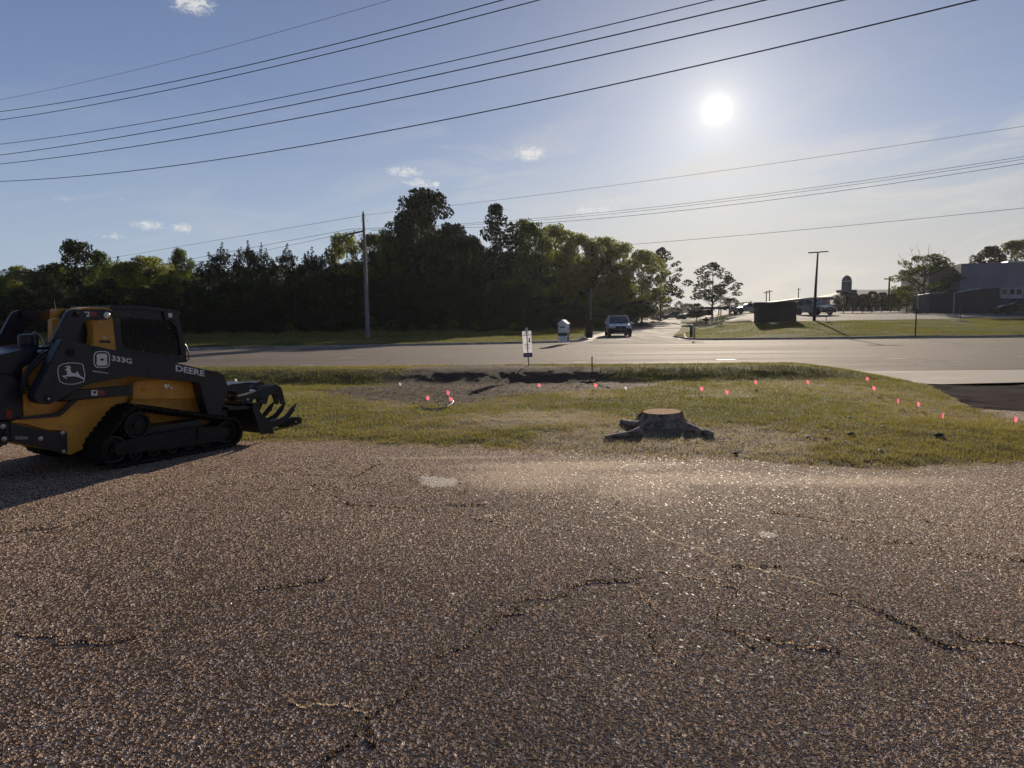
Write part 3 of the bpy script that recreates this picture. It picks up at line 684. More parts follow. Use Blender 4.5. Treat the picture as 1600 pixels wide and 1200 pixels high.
def wheel(c, r, y0, y1, teeth=0):
    def fn(mb):
        prof = [(r * .30, y0 - .01), (r * .34, y0 + .02), (r * .78, y0 + .03), (r * .84, y0), (r, y0), (r, y0 + .06), (r * .7, y0 + .08), (r * .7, y1 - .08), (r, y1 - .06), (r, y1), (r * .3, y1)]
        mb.lathe([(a, b) for a, b in prof], (c[0], 0, c[1]), 'y', 28)
        if teeth:
            for k in range(teeth):
                a = 2 * math.pi * k / teeth; ux, uz = math.cos(a), math.sin(a)
                mb.obox((c[0] + ux * (r + .012), (y0 + .06), c[1] + uz * (r + .012)), (ux * .022, 0, uz * .022), (0, .02, 0), (-uz * .016, 0, ux * .016))
        for k in range(8):
            a = 2 * math.pi * k / 8; mb.lathe([(.011, 0), (.011, .018)], (c[0] + math.cos(a) * r * .55, y0 + .012, c[1] + math.sin(a) * r * .55), 'y', 6)
    return fn
both('sprocket', wheel((.47, .50), .17, .07, .30, 15), M['dark'], 0)
both('idler_wheel', wheel((.17, .235), .165, .10, .34), M['dark'], 0)
both('idler_wheel', wheel((1.77, .225), .155, .10, .34), M['dark'], 0)
for cxx in (.43, .68, .93, 1.18, 1.43): both('track_roller', wheel((cxx, .135), .075, .09, .34), M['dark'], 0)
rim((.17, .235), .165, .10); rim((1.77, .225), .155, .10)
for cxx in (.43, .68, .93, 1.18, 1.43): rim((cxx, .135), .075, .09)
def tframe(mb):
    mb.prism(TP([(176, 694), (181, 712), (232, 705), (296, 698), (345, 689), (358, 684), (358, 670), (340, 666), (309, 667), (238, 679)], .06), .06, .12)
    mb.prism(TP([(182, 690), (184, 705), (345, 684), (345, 672), (240, 684)], .12), .12, .36)
    mb.prism(TP([(309, 668), (309, 688), (343, 683), (343, 668)], .04), .035, .065)
both('track_frame', tframe, M['dark'], .008)
def rollcover(mb):
    mb.box((.55, .16, .34), (1.45, .45, .44))
    for xx in (.35, .62, 1.05, 1.45): mb.lathe([(.012, 0), (.012, .012)], (xx, .048, .26 - .02 * (xx > 1)), 'y', 8)
both('axle_housing', rollcover, M['black'])
# --- chassis
def chassis():
    mb = MB(); pts = TP([(36, 575), (36, 660), (18, 660), (14, 692), (108, 709), (128, 690), (150, 664), (335, 672), (322, 615), (300, 585), (97, 545)], .46)
    mb.prism(pts, .46, WID - .46); return mb.build('chassis', M['yellow'], LD, .01)
chassis()
def fender(mb):
    mb.prism(TP([(36, 651), (66, 648), (96, 645), (110, 636), (131, 612), (137, 615), (152, 617), (206, 617), (192, 632), (175, 640), (134, 700), (110, 711), (102, 708), (103, 673), (70, 671), (40, 662), (17, 660)], .40), .40, .46)
both('rear_fender', fender, M['yellow'], .004)
def ledge(mb):
    mb.prism(TP([(30, 656), (92, 651), (98, 648), (131, 617), (127, 612), (94, 643), (88, 646), (30, 652)], .36), .36, .395)
both('fender_ledge', ledge, M['black'], .003)
both('side_panel', lambda mb: mb.prism(TP([(208, 616), (207, 603), (212, 597), (222, 594), (270, 596), (318, 601), (334, 610), (337, 618), (330, 622), (208, 624)], .30), .30, .46), M['yellow'], .006)
both('side_panel', lambda mb: mb.prism(TP([(200, 640), (207, 622), (330, 620), (338, 632), (346, 672), (300, 655), (220, 640)], .38), .38, .46), M['yellow'], .004)
both('side_panel', lambda mb: mb.prism(TP([(36, 600), (41, 600), (44, 652), (37, 652)], .42), .42, .46), M['yellow'], .003)
# tie-down plate and rear bumper block
def tieplate(mb):
    mb.prism(TP([(16, 661), (62, 671), (82, 675), (101, 672.5), (105, 676), (106, 706), (101, 709), (60, 699), (24, 691), (16, 690)], .385), .385, .40)
pl = both('tie_down_plate', tieplate, M['black'], .003)
both('bumper_block', lambda mb: mb.prism(TP([(-22, 657), (14.5, 661), (15, 690.5), (-22, 689)], .35), .35, .60), M['black'], .006)
def bolts(pts, w_, r=.018, mat=None, name='bolt'):
    for px, py in pts:
        x, z = T(px, py, w_); mb = MB(); mb.lathe([(r * 1.3, .0), (r * 1.3, -.004), (r * .85, -.006), (r * .8, -.016), (r * .5, -.018)], (x, w_, z), 'y', 12); mb.build(name, mat or M['steel'], LD)
bolts([(4.5, 666.5), (6.5, 686), (-14, 665), (-13, 684)], .35, .021); bolts([(63.5, 685.5), (98, 676.5), (100, 706)], .385, .021)
# rear guard, engine hood, tail lamp
mb = MB(); mb.box((-.98, .5, .40), (-.86, WID - .5, .70)); mb.box((-.95, .35, .44), (-.87, .6, .66)); mb.box((-.95, WID - .6, .44), (-.87, WID - .35, .66)); mb.build('rear_bumper', M['black'], LD, .01)
mb = MB(); pr = TP([(-8, 573), (0, 600), (33, 592), (35, 657), (2, 655), (-8, 655)], .42)
xr = [p[0] for p in pr]; mb.prism(TP([(-10, 596), (2, 583), (32, 592), (35, 600), (35, 656), (-10, 656)], .42), .42, WID - .42); mb.build('rear_door', M['black'], LD, .012)
for s_ in (0, 1):
    mb = MB(); a_ = TP([(9, 640), (19, 641), (19, 654), (9, 652)], .41); mb.prism(a_, .405, .425)
    if s_: mb.v = [(x, WID - y, z) for x, y, z in mb.v]
    mb.build('tail_lamp', M['redlens'], LD, .003)
mb = MB()
hp = TP([(-10, 557), (0, 554), (44, 545), (84, 540), (78, 548), (62, 562), (46, 580), (34, 594), (2, 584), (-10, 596)], .48); mb.prism(hp, .48, WID - .48); mb.build('engine_hood', M['black'], LD, .015)
# air cleaner with pipe
c0 = T(45, 548, .75); mb = MB(); mb.lathe([(.07, 0), (.07, .03), (.045, .04), (.045, .06)], (c0[0], .75, c0[1] - .03), 'z', 20); ex = mb.build('exhaust_stack', M['dark'], LD)
mb = MB(); mb.lathe([(.075, .06), (.10, .065), (.105, .10), (.10, .105), (.105, .11), (.105, .20), (.10, .205), (.10, .22), (.06, .235)], (c0[0], .75, c0[1] - .03), 'z', 24); mb.build('pre_cleaner', M['black'], LD)
mb = MB(); pp = [T(*q_, .72) for q_ in [(52, 519), (58, 521), (64, 528), (67, 538), (66, 548)]]; mb.tube([(x, .72, z) for x, z in pp], .011, 8); mb.build('vent_pipe', M['steel'], LD)
# hoses from the hood down to the lift arm pivot
for ci, (pts, w_) in enumerate([([(84, 545), (70, 551), (58, 560), (45, 575), (37, 588), (38, 603), (48, 612), (60, 618)], .33), ([(84, 549), (74, 556), (62, 564), (50, 577), (42, 590), (42, 602), (54, 608)], .36), ([(78, 546), (62, 556), (46, 572), (35, 590), (33, 604), (38, 615)], .40)]):
    mb = MB(); mb.tube([(T(a, b, w_)[0], w_, T(a, b, w_)[1]) for a, b in pts], .016, 8); mb.build('hydraulic_hose', M['wire'], LD)
for px, py in [(66, 551), (72, 549), (76, 553), (63, 549)]: mb = MB(); x, z = T(px, py, .36); mb.lathe([(.014, -.03), (.018, -.01), (.018, .02), (.012, .03)], (x, .36, z), 'x', 8); mb.build('hose_fitting', M['steel'], LD)
# --- lift arms
ARM = [(97, 529.5), (275, 567), (330, 579.5), (341, 581), (349, 586), (353, 594), (358, 607), (344, 650), (325, 650), (318, 626), (313, 605), (309, 597), (250, 592.5), (206, 588), (165, 595), (140, 600), (127, 606), (92, 625), (76, 632), (66, 631.5), (57, 629), (52, 619)]
def arm(mb): mb.prism(TP(ARM, .10), .10, .27)
arms = both('lift_arm', arm, M['black'], .010)
def armbolts(): 
    for px, py, r in [(75, 623, .045), (110, 551, .05), (145, 545.5, .014)]:
        x, z = T(px, py, .10); mb = MB(); mb.lathe([(r, .0), (r, -.008), (r * .72, -.008), (r * .66, -.003), (r * .3, -.003), (r * .28, -.014), (r * .1, -.014)], (x, .10, z), 'y', 20); mb.build('pivot_pin', M['dark'], arms[0])
        if py > 600: mb = MB(); mb.lathe([(.014, -.012), (.014, -.02), (.006, -.022)], (x, .10, z), 'y', 10); mb.build('grease_cap', M['steel'], arms[0])
armbolts()
def lower_link(mb): mb.prism(TP([(94, 627), (120, 610), (207, 602), (208, 617), (150, 622), (95, 626)], .2), .2, .3)
both('lower_link', lower_link, M['black'], .006)
both('rear_link', lambda mb: mb.prism(TP([(80, 536), (104, 489), (109, 484.5), (116, 483), (129, 485), (136, 491), (134, 499), (112, 540)], .26), .26, .33), M['black'], .006)
def tlink(mb):
    mb.prism(TP([(112, 484), (165, 483), (176, 486), (177, 492), (171, 499), (150, 500.5), (126, 499), (112, 497)], .34), .34, .40)
tl = both('top_link', tlink, M['black'], .006)
for (px, py, w_, r, mt) in [(118.5, 491, .26, .035, 'dark'), (166.5, 492.5, .34, .042, 'chrome')]:
    x, z = T(px, py, w_); mb = MB(); mb.lathe([(r, .0), (r, -.012), (r * .7, -.02), (r * .7, -.012), (r * .4, -.012), (r * .35, -.03), (r * .1, -.03)], (x, w_, z), 'y', 20); mb.build('pivot_pin', M[mt], LD)
def cyl(mb): 
    a = T(150, 612, .32); b = T(318, 622, .32); mb.tube([(a[0], .33, a[1]), ((a[0] * .4 + b[0] * .6), .33, a[1] * .4 + b[1] * .6)], .045, 14); mb.tube([(a[0], .33, a[1]), (b[0], .33, b[1])], .022, 10)
# fitting bosses on the yellow panel
for px, py, r, mt in [(224.5, 608, .03, 'yellow'), (260, 603.5, .036, 'chrome'), (268, 606, .024, 'chrome')]:
    x, z = T(px, py, .30); mb = MB(); mb.lathe([(r, .0), (r, -.012), (r * .5, -.016), (r * .45, -.006), (r * .1, -.006)], (x, .30, z), 'y', 18); mb.build('boss', M[mt], LD)
# front cross tube and coupler
x0, z0 = T(330, 625, .1); mb = MB(); mb.tube([(x0 + .08, .25, z0 + .10), (x0 + .08, WID - .25, z0 + .10)], .07, 16); mb.build('cross_tube', M['black'], LD)
def tilt(mb): 
    mb.tube([(1.52, .42, 1.02), (1.78, .42, .66)], .05, 14); mb.tube([(1.75, .42, .68), (1.92, .42, .42)], .025, 10)
both('tilt_cylinder', tilt, M['black'], 0)
mb = MB(); mb.prism([(1.80, .12), (1.92, .10), (1.98, .50), (1.94, .60), (1.80, .58)], .32, WID - .32); mb.build('quick_coupler', M['black'], LD, .012)
# --- cab
CB0, CB1 = .50, WID - .50
cabp = TP([(176, 479), (257, 484), (280, 489), (281, 500), (290, 545), (292, 566), (240, 570), (184, 560), (178, 505)], CB0)
win = TP([(187, 497), (205, 496), (268, 502), (276, 512), (284, 555), (262, 557), (192, 543)], CB0)
mb = MB()     # side frame = panel with window hole (strip between outer and inner outline)
def frame_panel(mb, out, inn, y0, y1, n=40):
    def res(P, n):
        P = np.array(P + [P[0]]); L = np.concatenate([[0], np.cumsum(np.hypot(*np.diff(P, axis=0).T))]); c = P[:-1].mean(0)
        return P, L, c
    po, lo, c = res(out, n); pi, li, _ = res(inn, n); vs = []
    def cast(P, a):
        best = None
        for (x1, z1), (x2, z2) in zip(P[:-1], P[1:]):
            dx, dz = math.cos(a), math.sin(a); ex, ez = x2 - x1, z2 - z1; den = dx * ez - dz * ex
            if abs(den) < 1e-9: continue
            t = ((x1 - ci[0]) * ez - (z1 - ci[1]) * ex) / den; u = ((x1 - ci[0]) * dz - (z1 - ci[1]) * dx) / den
            if t > 0 and -1e-6 <= u <= 1 + 1e-6 and (best is None or t > best): best = t
        return (ci[0] + math.cos(a) * best, ci[1] + math.sin(a) * best)
    ci = np.array(inn).mean(0)
    angs = sorted([math.atan2(z - ci[1], x - ci[0]) for x, z in list(out) + list(inn)] + [2 * math.pi * k / n - math.pi for k in range(n)])
    m = len(angs)
    for a in angs:
        o_, i_ = cast(po, a), cast(pi, a); vs += [(o_[0], y0, o_[1]), (i_[0], y0, i_[1]), (i_[0], y1, i_[1]), (o_[0], y1, o_[1])]
    fs = [(k * 4 + j, k * 4 + (j + 1) % 4, ((k + 1) % m) * 4 + (j + 1) % 4, ((k + 1) % m) * 4 + j) for k in range(m) for j in range(4)]
    mb.add(vs, fs)
for s_ in (0, 1):
    mb = MB(); frame_panel(mb, cabp, win, CB0, CB0 + .05)
    if s_: mb.v = [(x, WID - y, z) for x, y, z in mb.v]
    cf = mb.build('cab_side', M['black'], LD)
    mb = MB(); mb.prism([(x, z) for x, z in win], CB0 + .03, CB0 + .036)
    if s_: mb.v = [(x, WID - y, z) for x, y, z in mb.v]
    glass_o = mb; 
    if 'cabglass' not in M:
        m_, t_ = newmat('tinted cab glass'); p_ = t_.n('ShaderNodeBsdfPrincipled', Base__Color=(.02, .025, .03), Roughness=.06, Alpha=.62); t_.n('ShaderNodeOutputMaterial', Surface=p_); M['cabglass'] = m_
    mb.build('side_window', M['cabglass'], cf)
    mb = MB(); wx = [p[0] for p in win]; wz = [p[1] for p in win]; g0 = .055
    def inwin(x, z): return bool(in_poly(np.array([x]), np.array([z]), win)[0])
    xg = min(wx)
    while xg < max(wx):
        zs = [z for z in np.linspace(min(wz), max(wz), 60) if inwin(xg, z)]
        if zs: mb.box((xg - .003, CB0 + .008, min(zs) - .01), (xg + .003, CB0 + .014, max(zs) + .01))
        xg += g0
    zg = min(wz)
    while zg < max(wz):
        x_s = [x for x in np.linspace(min(wx), max(wx), 80) if inwin(x, zg)]
        if x_s: mb.box((min(x_s) - .01, CB0 + .012, zg - .003), (max(x_s) + .01, CB0 + .018, zg + .003))
        zg += g0
    if s_: mb.v = [(x, WID - y, z) for x, y, z in mb.v]
    mb.build('window_screen', M['dark'], cf)
cx = [p[0] for p in cabp]; 
# roof
rf = TP([(174, 477), (222, 478), (256, 481.5), (281, 486), (281, 490), (257, 487), (215, 483.5), (174, 483)], CB0 - .03); mb = MB(); mb.prism(rf, CB0 - .03, CB1 + .03); mb.build('cab_roof', M['black'], LD, .008)
x1, z1 = T(280, 490, CB0); x2, z2 = T(291, 565, CB0)
mb = MB(); mb.prism([(x1 - .06, z1), (x1, z1), (x2, z2), (x2 - .06, z2)], CB0 + .05, CB0 + .10); mb.prism([(x1 - .06, z1), (x1, z1), (x2, z2), (x2 - .06, z2)], CB1 - .10, CB1 - .05)
mb.prism([(x1 - .05, z1 - .1), (x1, z1 - .1), (x1, z1), (x1 - .05, z1)], CB0 + .10, CB1 - .10); mb.build('front_door_frame', M['black'], LD, .004)
mb = MB(); mb.prism([(x1 - .03, z1 - .1), (x1 - .02, z1 - .1), (x2 - .02, z2), (x2 - .03, z2)], CB0 + .10, CB1 - .10); mb.build('windshield', M['cabglass'], LD)
# lamp pod, rivets, grab handle
lp = TP([(256, 486), (280, 488), (280, 501), (258, 499)], CB0 - .04); mb = MB(); mb.prism(lp, CB0 - .04, CB0 - .002); pod = mb.build('lamp_pod', M['black'], LD, .005)
x, z = T(265.5, 492.5, CB0 - .04); mb = MB(); mb.box((x - .03, CB0 - .048, z - .03), (x + .03, CB0 - .041, z + .03)); mb.build('work_lamp', M['lens'], pod, .004)
for px, py in [(200, 492), (263, 513), (224, 548), (183, 500)]: mb = MB(); x, z = T(px, py, CB0); mb.lathe([(.008, 0), (.008, -.006), (.004, -.009)], (x, CB0, z), 'y', 8); mb.build('rivet', M['steel'], LD)
mb = MB(); mb.tube([(*(T(285, 540, CB0)[:1]), CB0, T(285, 540, CB0)[1])] + [(T(a, b, CB0)[0], CB0 - .02, T(a, b, CB0)[1]) for a, b in [(288, 538), (290, 541), (294, 556), (294, 561), (290, 564)]] + [(T(287, 564, CB0)[0], CB0, T(287, 564, CB0)[1])], .009, 8); mb.build('grab_handle', M['black'], LD)
# yellow rear cab post and top plate, seat
both('cab_post', lambda mb: mb.prism(TP([(136, 497), (143, 503), (146, 520), (143, 545), (184, 562), (181, 507), (176, 497), (176, 481), (137, 481)], CB0 + .01), CB0 + .01, CB0 + .16), M['yellow'], .006)
mb = MB(); a_ = TP([(126, 482), (140, 480), (176, 480), (176, 484), (126, 487)], .58); mb.prism(a_, .56, .85); mb.build('cab_rear_plate', M['yellow'], LD, .004)
mb = MB(); mb.prism(TP([(82, 499), (95, 497), (93, 520), (82, 536)], .9), .9, 1.02); mb.build('cab_post', M['yellow'], LD, .004)
mb = MB(); a_ = TP([(137, 484), (176, 484), (183, 558), (100, 552)], .66); mb.prism(a_, .66, CB1 - .16); mb.build('cab_rear_wall', M['black'], LD, .01)
mb = MB(); mb.box((.62, .78, 1.0), (1.05, 1.17, 1.28)); mb.box((.58, .8, 1.28), (.72, 1.15, 1.78)); mb.build('seat', M['black'], LD, .03)
mb = MB(); x, z = T(87, 487, .8); mb.tube([(x, .8, z - .03), (x - .01, .8, z + .14)], [.006, .004], 6); mb.build('antenna', M['dark'], LD)
mb = MB(); mb.prism(TP([(156, 531.5), (173, 532), (173, 536), (156, 535.5)], CB0), CB0 + .002, CB0 + .008); mb.build('name_plate', M['decal_blk'], LD)
mb = MB(); mb.prism(TP([(161, 526.5), (167, 526.8), (167, 528.8), (161, 528.4)], CB0), CB0 + .002, CB0 + .008); mb.build('decal', M['decal'], LD)

# --- decals on the near arm
def flat_poly(mb, pts, w_, th=.0012): mb.prism([T(a, b, w_) for a, b in pts], w_ - th, w_ + .001); return mb
def z1(px, py): return (px / 5.3333, 460 + py / 5.3333)         # outlines noted from an enlarged view of the logo area
def text_on(txt, pa, pb, w_, mat, hpx, parent, name='lettering', bold=1.0, off=.002):
    cu = bpy.data.curves.new(name, 'FONT'); cu.body = txt; cu.size = 1; cu.offset = .012 * bold; cu.extrude = 0
    tmp = bpy.data.objects.new('tmp', cu); COL.objects.link(tmp); dg = bpy.context.evaluated_depsgraph_get(); dg.update()
    me = bpy.data.meshes.new_from_object(tmp.evaluated_get(dg)); bpy.data.objects.remove(tmp); bpy.data.curves.remove(cu)
    V = np.array([v.co[:] for v in me.vertices]); x0_, x1_ = V[:, 0].min(), V[:, 0].max(); y0_, y1_ = V[:, 1].min(), V[:, 1].max()
    A = np.array(T(*pa, w_)); B = np.array(T(*pb, w_)); U = np.array(T(pa[0], pa[1] - hpx, w_)); d = B - A; up = U - A
    for v in me.vertices:
        u = (v.co.x - x0_) / (x1_ - x0_); k = (v.co.y - y0_) / (y1_ - y0_); p = A + d * u + up * k; v.co = (p[0], w_ - off, p[1])
    me.name = name; me.materials.clear(); me.materials.append(mat); o = bpy.data.objects.new(name, me); COL.objects.link(o); o.parent = parent; return o
AW = .10
text_on('DEERE', (274.5, 579.6), (319.5, 588.4), AW, M['decal'], 9.6, arms[0], bold=2.0)
text_on('333G', (174.5, 563.4), (206, 568.6), AW, M['decal'], 8.2, arms[0], bold=2.0)
text_on('equipment', (144.5, 581.5), (169, 585), AW, M['decal'], 3.6, arms[0], bold=.8)
text_on('TIE DOWN', (23, 686.5), (43, 686.6), .385, M['decal'], 4.6, pl[0], bold=.8)
def ring_decal(outer_, inner_, w_, mat, parent, name, off=.002):
    mb = MB(); po = [T(*z1(*p), w_) for p in outer_]; pi = [T(*z1(*p), w_) for p in inner_]; n = len(po)
    vs = [(x, w_ - off, z) for x, z in po] + [(x, w_ - off, z) for x, z in pi]; mb.add(vs, [(i, (i + 1) % n, (i + 1) % n + n, i + n) for i in range(n)]); return mb.build(name, mat, parent)
O1 = [(487, 596), (520, 578), (560, 570), (600, 567), (650, 571), (692, 581), (700, 620), (709, 655), (708, 690), (700, 728), (660, 740), (620, 750), (570, 751), (530, 746), (497, 728), (486, 695), (479, 655), (480, 620)]
c_ = np.array(O1).mean(0); I1 = [tuple(c_ + (np.array(p) - c_) * .945) for p in O1]
ring_decal(O1, I1, AW, M['decal'], arms[0], 'emblem_ring')
mb = MB(); flat_poly(mb, [z1(*p) for p in I1], AW, .0008); mb.build('emblem_ground', M['decal_blk'], arms[0])
def decal_poly(parts, mat, name, parent=None, off=.003):
    mb = MB()
    for P in parts:
        vs = [(T(*z1(*p), AW)[0], AW - off, T(*z1(*p), AW)[1]) for p in P]; mb.add(vs, [tuple(range(len(vs)))])
    return mb.build(name, mat, parent or arms[0])
deer = [[(563, 612), (573, 610), (583, 618), (588, 634), (594, 650), (606, 656), (640, 656), (655, 662), (668, 678), (690, 692), (703, 712), (699, 716), (684, 702), (664, 695), (645, 688), (616, 682), (596, 684), (575, 684), (561, 674), (556, 655), (558, 634), (545, 634), (540, 628), (550, 620)],
        [(561, 672), (575, 684), (548, 684), (532, 680), (560, 702), (556, 706), (520, 684), (519, 678), (540, 675)],
        [(640, 656), (636, 640), (645, 640), (652, 656), (655, 664)],
        [(564, 614), (556, 606), (541, 606), (537, 599), (544, 601), (556, 602), (550, 592), (556, 592), (564, 604), (568, 603), (566, 592), (572, 591), (575, 602), (583, 592), (587, 597), (578, 610), (592, 606), (592, 612), (578, 616), (570, 618)]]
decal_poly(deer, M['decal'], 'leaping_deer_emblem')
def rrect(x0_, y0_, x1_, y1_, r, sk=0):
    P = []
    for cx_, cy_, a0 in ((x1_ - r, y0_ + r, -90), (x1_ - r, y1_ - r, 0), (x0_ + r, y1_ - r, 90), (x0_ + r, y0_ + r, 180)):
        for k in range(5): a = R(a0 + k * 22.5); P.append((cx_ + r * math.cos(a), cy_ + r * math.sin(a) + sk * (cx_ - x0_)))
    return P
ring_decal(rrect(780, 473, 916, 612, 40), rrect(787, 480, 909, 605, 36), AW, M['decal'], arms[0], 'badge_ring')
decal_poly([rrect(803, 494, 894, 538, 20), rrect(803, 546, 894, 594, 20), [(806, 532), (838, 532), (832, 552), (806, 552)][::1], [(862, 532), (892, 532), (892, 552), (866, 552)]], M['decal'], 'badge_mark')
decal_poly([rrect(836, 534, 862, 553, 8)], M['decal_blk'], 'badge_centre', off=.0042)
for (ax_, ay_, bx_, by_, w_) in [(129.5, 487, 151, 495, .34), (142.5, 609.5, 163.5, 618, .20)]:
    mid = ax_ + (bx_ - ax_) * .46
    mb = MB(); flat_poly(mb, [(ax_, ay_), (mid, ay_), (mid, by_), (ax_, by_)], w_ - .002); d1 = mb.build('warning_decal', M['decal'], LD)
    mb = MB(); mm = .5 * (ax_ + mid); flat_poly(mb, [(mm - 3, ay_ + 2), (mm - 1, ay_ + 3), (mm + .5, ay_ + 1.5), (mm + 3, ay_ + 1.2), (mm + 2.5, ay_ + 3.5), (mm + 3.2, ay_ + 5), (mm + .8, ay_ + 5.2), (mm, ay_ + 6.8), (mm - 1.2, ay_ + 4.8)], w_ - .004); mb.build('warning_mark', M['decal_blk'], d1)
    mb = MB()
    for k in range(4): yy = ay_ + .6 + k * (by_ - ay_ - .4) / 4; flat_poly(mb, [(mid + .4, yy), (bx_, yy), (bx_, yy + (1.1 if k else 1.6)), (mid + .4, yy + (1.1 if k else 1.6))], w_ - .002)
    mb.build('warning_stripe', M['decal_red'], d1)

# --- grapple bucket (its own attachment, hung on the coupler and moving with the machine)
def zA(px, py): return (330 + px / 10., 580 + py / 10.)
side_out = [(650, 520), (690, 490), (730, 500), (760, 540), (752, 580), (775, 640), (830, 712), (880, 752), (935, 775), (1000, 772), (1070, 745), (1150, 700), (1200, 650), (1250, 575), (1340, 495), (1320, 560), (1290, 640), (1245, 700), (1200, 745), (1120, 810), (1050, 855), (960, 890), (975, 950), (985, 980), (900, 975), (780, 992), (740, 870), (700, 740), (650, 600)]
GB0, GB1 = .06, WID - .06
sp = [T(*zA(*p), GB0) for p in side_out]
GR = LD
for y0_, y1_ in ((GB0, GB0 + .02), (GB1 - .02, GB1)):
    mb = MB(); mb.prism(sp, y0_, y1_); mb.build('grapple_side_plate', M['black'], GR, .004)
# tines between the side plates: same curve
tin = [T(*zA(*p), GB0) for p in [(775, 640), (830, 712), (880, 752), (935, 775), (1000, 772), (1070, 745), (1150, 700), (1200, 650), (1250, 575), (1340, 495), (1290, 640), (1200, 745), (1050, 855), (960, 890), (780, 900), (720, 760)]]
for k in range(1, 7):
    y_ = GB0 + (GB1 - GB0) * k / 7; mb = MB(); mb.prism(tin, y_ - .012, y_ + .012); mb.build('grapple_tine', M['dark'], GR, .003)
bx0, bz0 = T(*zA(690, 500), GB0); bx1, bz1 = T(*zA(780, 980), GB0)
mb = MB(); mb.prism([(bx0 - .02, bz0), (bx0 + .04, bz0), (bx1 + .03, bz1 + .02), (bx1 - .05, bz1 + .02)], GB0 + .02, GB1 - .02)
mb.build('grapple_back', M['black'], GR, .006)
mb = MB(); tx, tz = T(*zA(1070, 770), GB0); mb.box((tx - .03, GB0 + .02, tz - .07), (tx + .03, GB1 - .02, tz - .02)); bx, bz = T(*zA(880, 850), GB0); mb.box((bx - .05, GB0 + .02, bz - .06), (bx + .05, GB1 - .02, bz)); mb.build('grapple_cross_bar', M['dark'], GR, .004)
tx, tz = T(*zA(400, 520), GB0); mb = MB(); mb.prism([T(*zA(*p), .10) for p in [(270, 560), (650, 545), (655, 585), (270, 610)]], .10, WID - .10); mb.build('grapple_top_frame', M['black'], GR, .006)
mb = MB(); mb.prism([T(*zA(*p), GB0) for p in [(790, 690), (830, 735), (880, 775), (935, 797), (1000, 794), (1070, 768), (1120, 745), (1120, 770), (1050, 800), (960, 830), (860, 820), (790, 740)]], GB0 + .03, GB1 - .03); mb.build('grapple_floor', M['black'], GR, .003)
# far lower shoe seen past the tines
wf = .62; mb = MB(); mb.prism([T(px, py, wf) for px, py in [(438, 664), (450, 655), (458, 651.5), (464, 652), (468, 651), (472, 654), (471.5, 666), (462, 669.5), (452, 671.5), (440, 668)]], wf, wf + .09); mb.build('grapple_shoe', M['dark'], GR, .006)
mb = MB(); x, z = T(462, 659, wf); mb.lathe([(.016, 0), (.016, -.01), (.01, -.012)], (x, wf, z), 'y', 10); mb.build('bolt', M['steel'], GR)
# upper claws with hydraulic cylinder
claw = [(340, 470), (420, 400), (560, 370), (700, 310), (800, 260), (900, 235), (980, 212), (1040, 215), (1085, 245), (1110, 290), (1130, 370), (1158, 500), (1140, 525), (1090, 515), (1075, 450), (1050, 380), (1010, 350), (950, 360), (905, 385), (890, 450), (862, 520), (815, 505), (805, 450), (790, 405), (740, 410), (680, 440), (600, 490), (540, 510), (470, 500), (380, 540), (320, 520)]
for wc in (.42, 1.30):
    cp = [T(*zA(*p), .42) for p in claw]; mb = MB(); mb.prism(cp, wc, wc + .03); mb.prism([(x - .0, z) for x, z in cp], wc + .14, wc + .17)
    x, z = T(*zA(700, 350), .42); mb.box((x - .05, wc + .03, z - .03), (x + .05, wc + .14, z + .03)); x, z = T(*zA(1060, 300), .42); mb.box((x - .02, wc + .03, z - .05), (x + .02, wc + .14, z + .03))
    cl = mb.build('grapple_claw', M['black'], GR, .004)
    mb = MB(); x, z = T(*zA(565, 440), .42); mb.lathe([(.02, 0), (.02, -.012), (.01, -.014)], (x, wc, z), 'y', 12); mb.build('claw_pin', M['steel'], cl)
    mb = MB(); a = T(*zA(330, 470), .42); b = T(*zA(760, 300), .42); mb.tube([(a[0], wc + .085, a[1]), (b[0], wc + .085, b[1] + .02)], .03, 12); mb.build('claw_cylinder', M['dark'], GR)
mb = MB(); mb.prism([T(*zA(*p), .2) for p in [(265, 225), (340, 200), (600, 172), (606, 205), (606, 320), (420, 372), (400, 330), (265, 300)]], .2, .62); mb.build('hose_guard', M['black'], GR, .006)
mb = MB(); mb.prism([T(*zA(*p), .9) for p in [(610, 270), (700, 210), (700, 185), (760, 160), (820, 165), (850, 240), (810, 262), (700, 300), (620, 300)]], .9, 1.2); mb.build('claw_bracket', M['black'], GR, .006)
mb = MB(); mb.prism([T(*zA(*p), .3) for p in [(400, 372), (480, 335), (690, 290), (700, 318), (560, 368), (420, 400)]], .3, .7); mb.build('guard_plate', M['steel'], GR, .003)
mb = MB(); tx, tz = T(*zA(330, 520), .42); mb.tube([(tx, GB0 + .1, tz + .03), (tx, GB1 - .1, tz + .03)], .035, 14); mb.build('claw_shaft', M['dark'], GR)

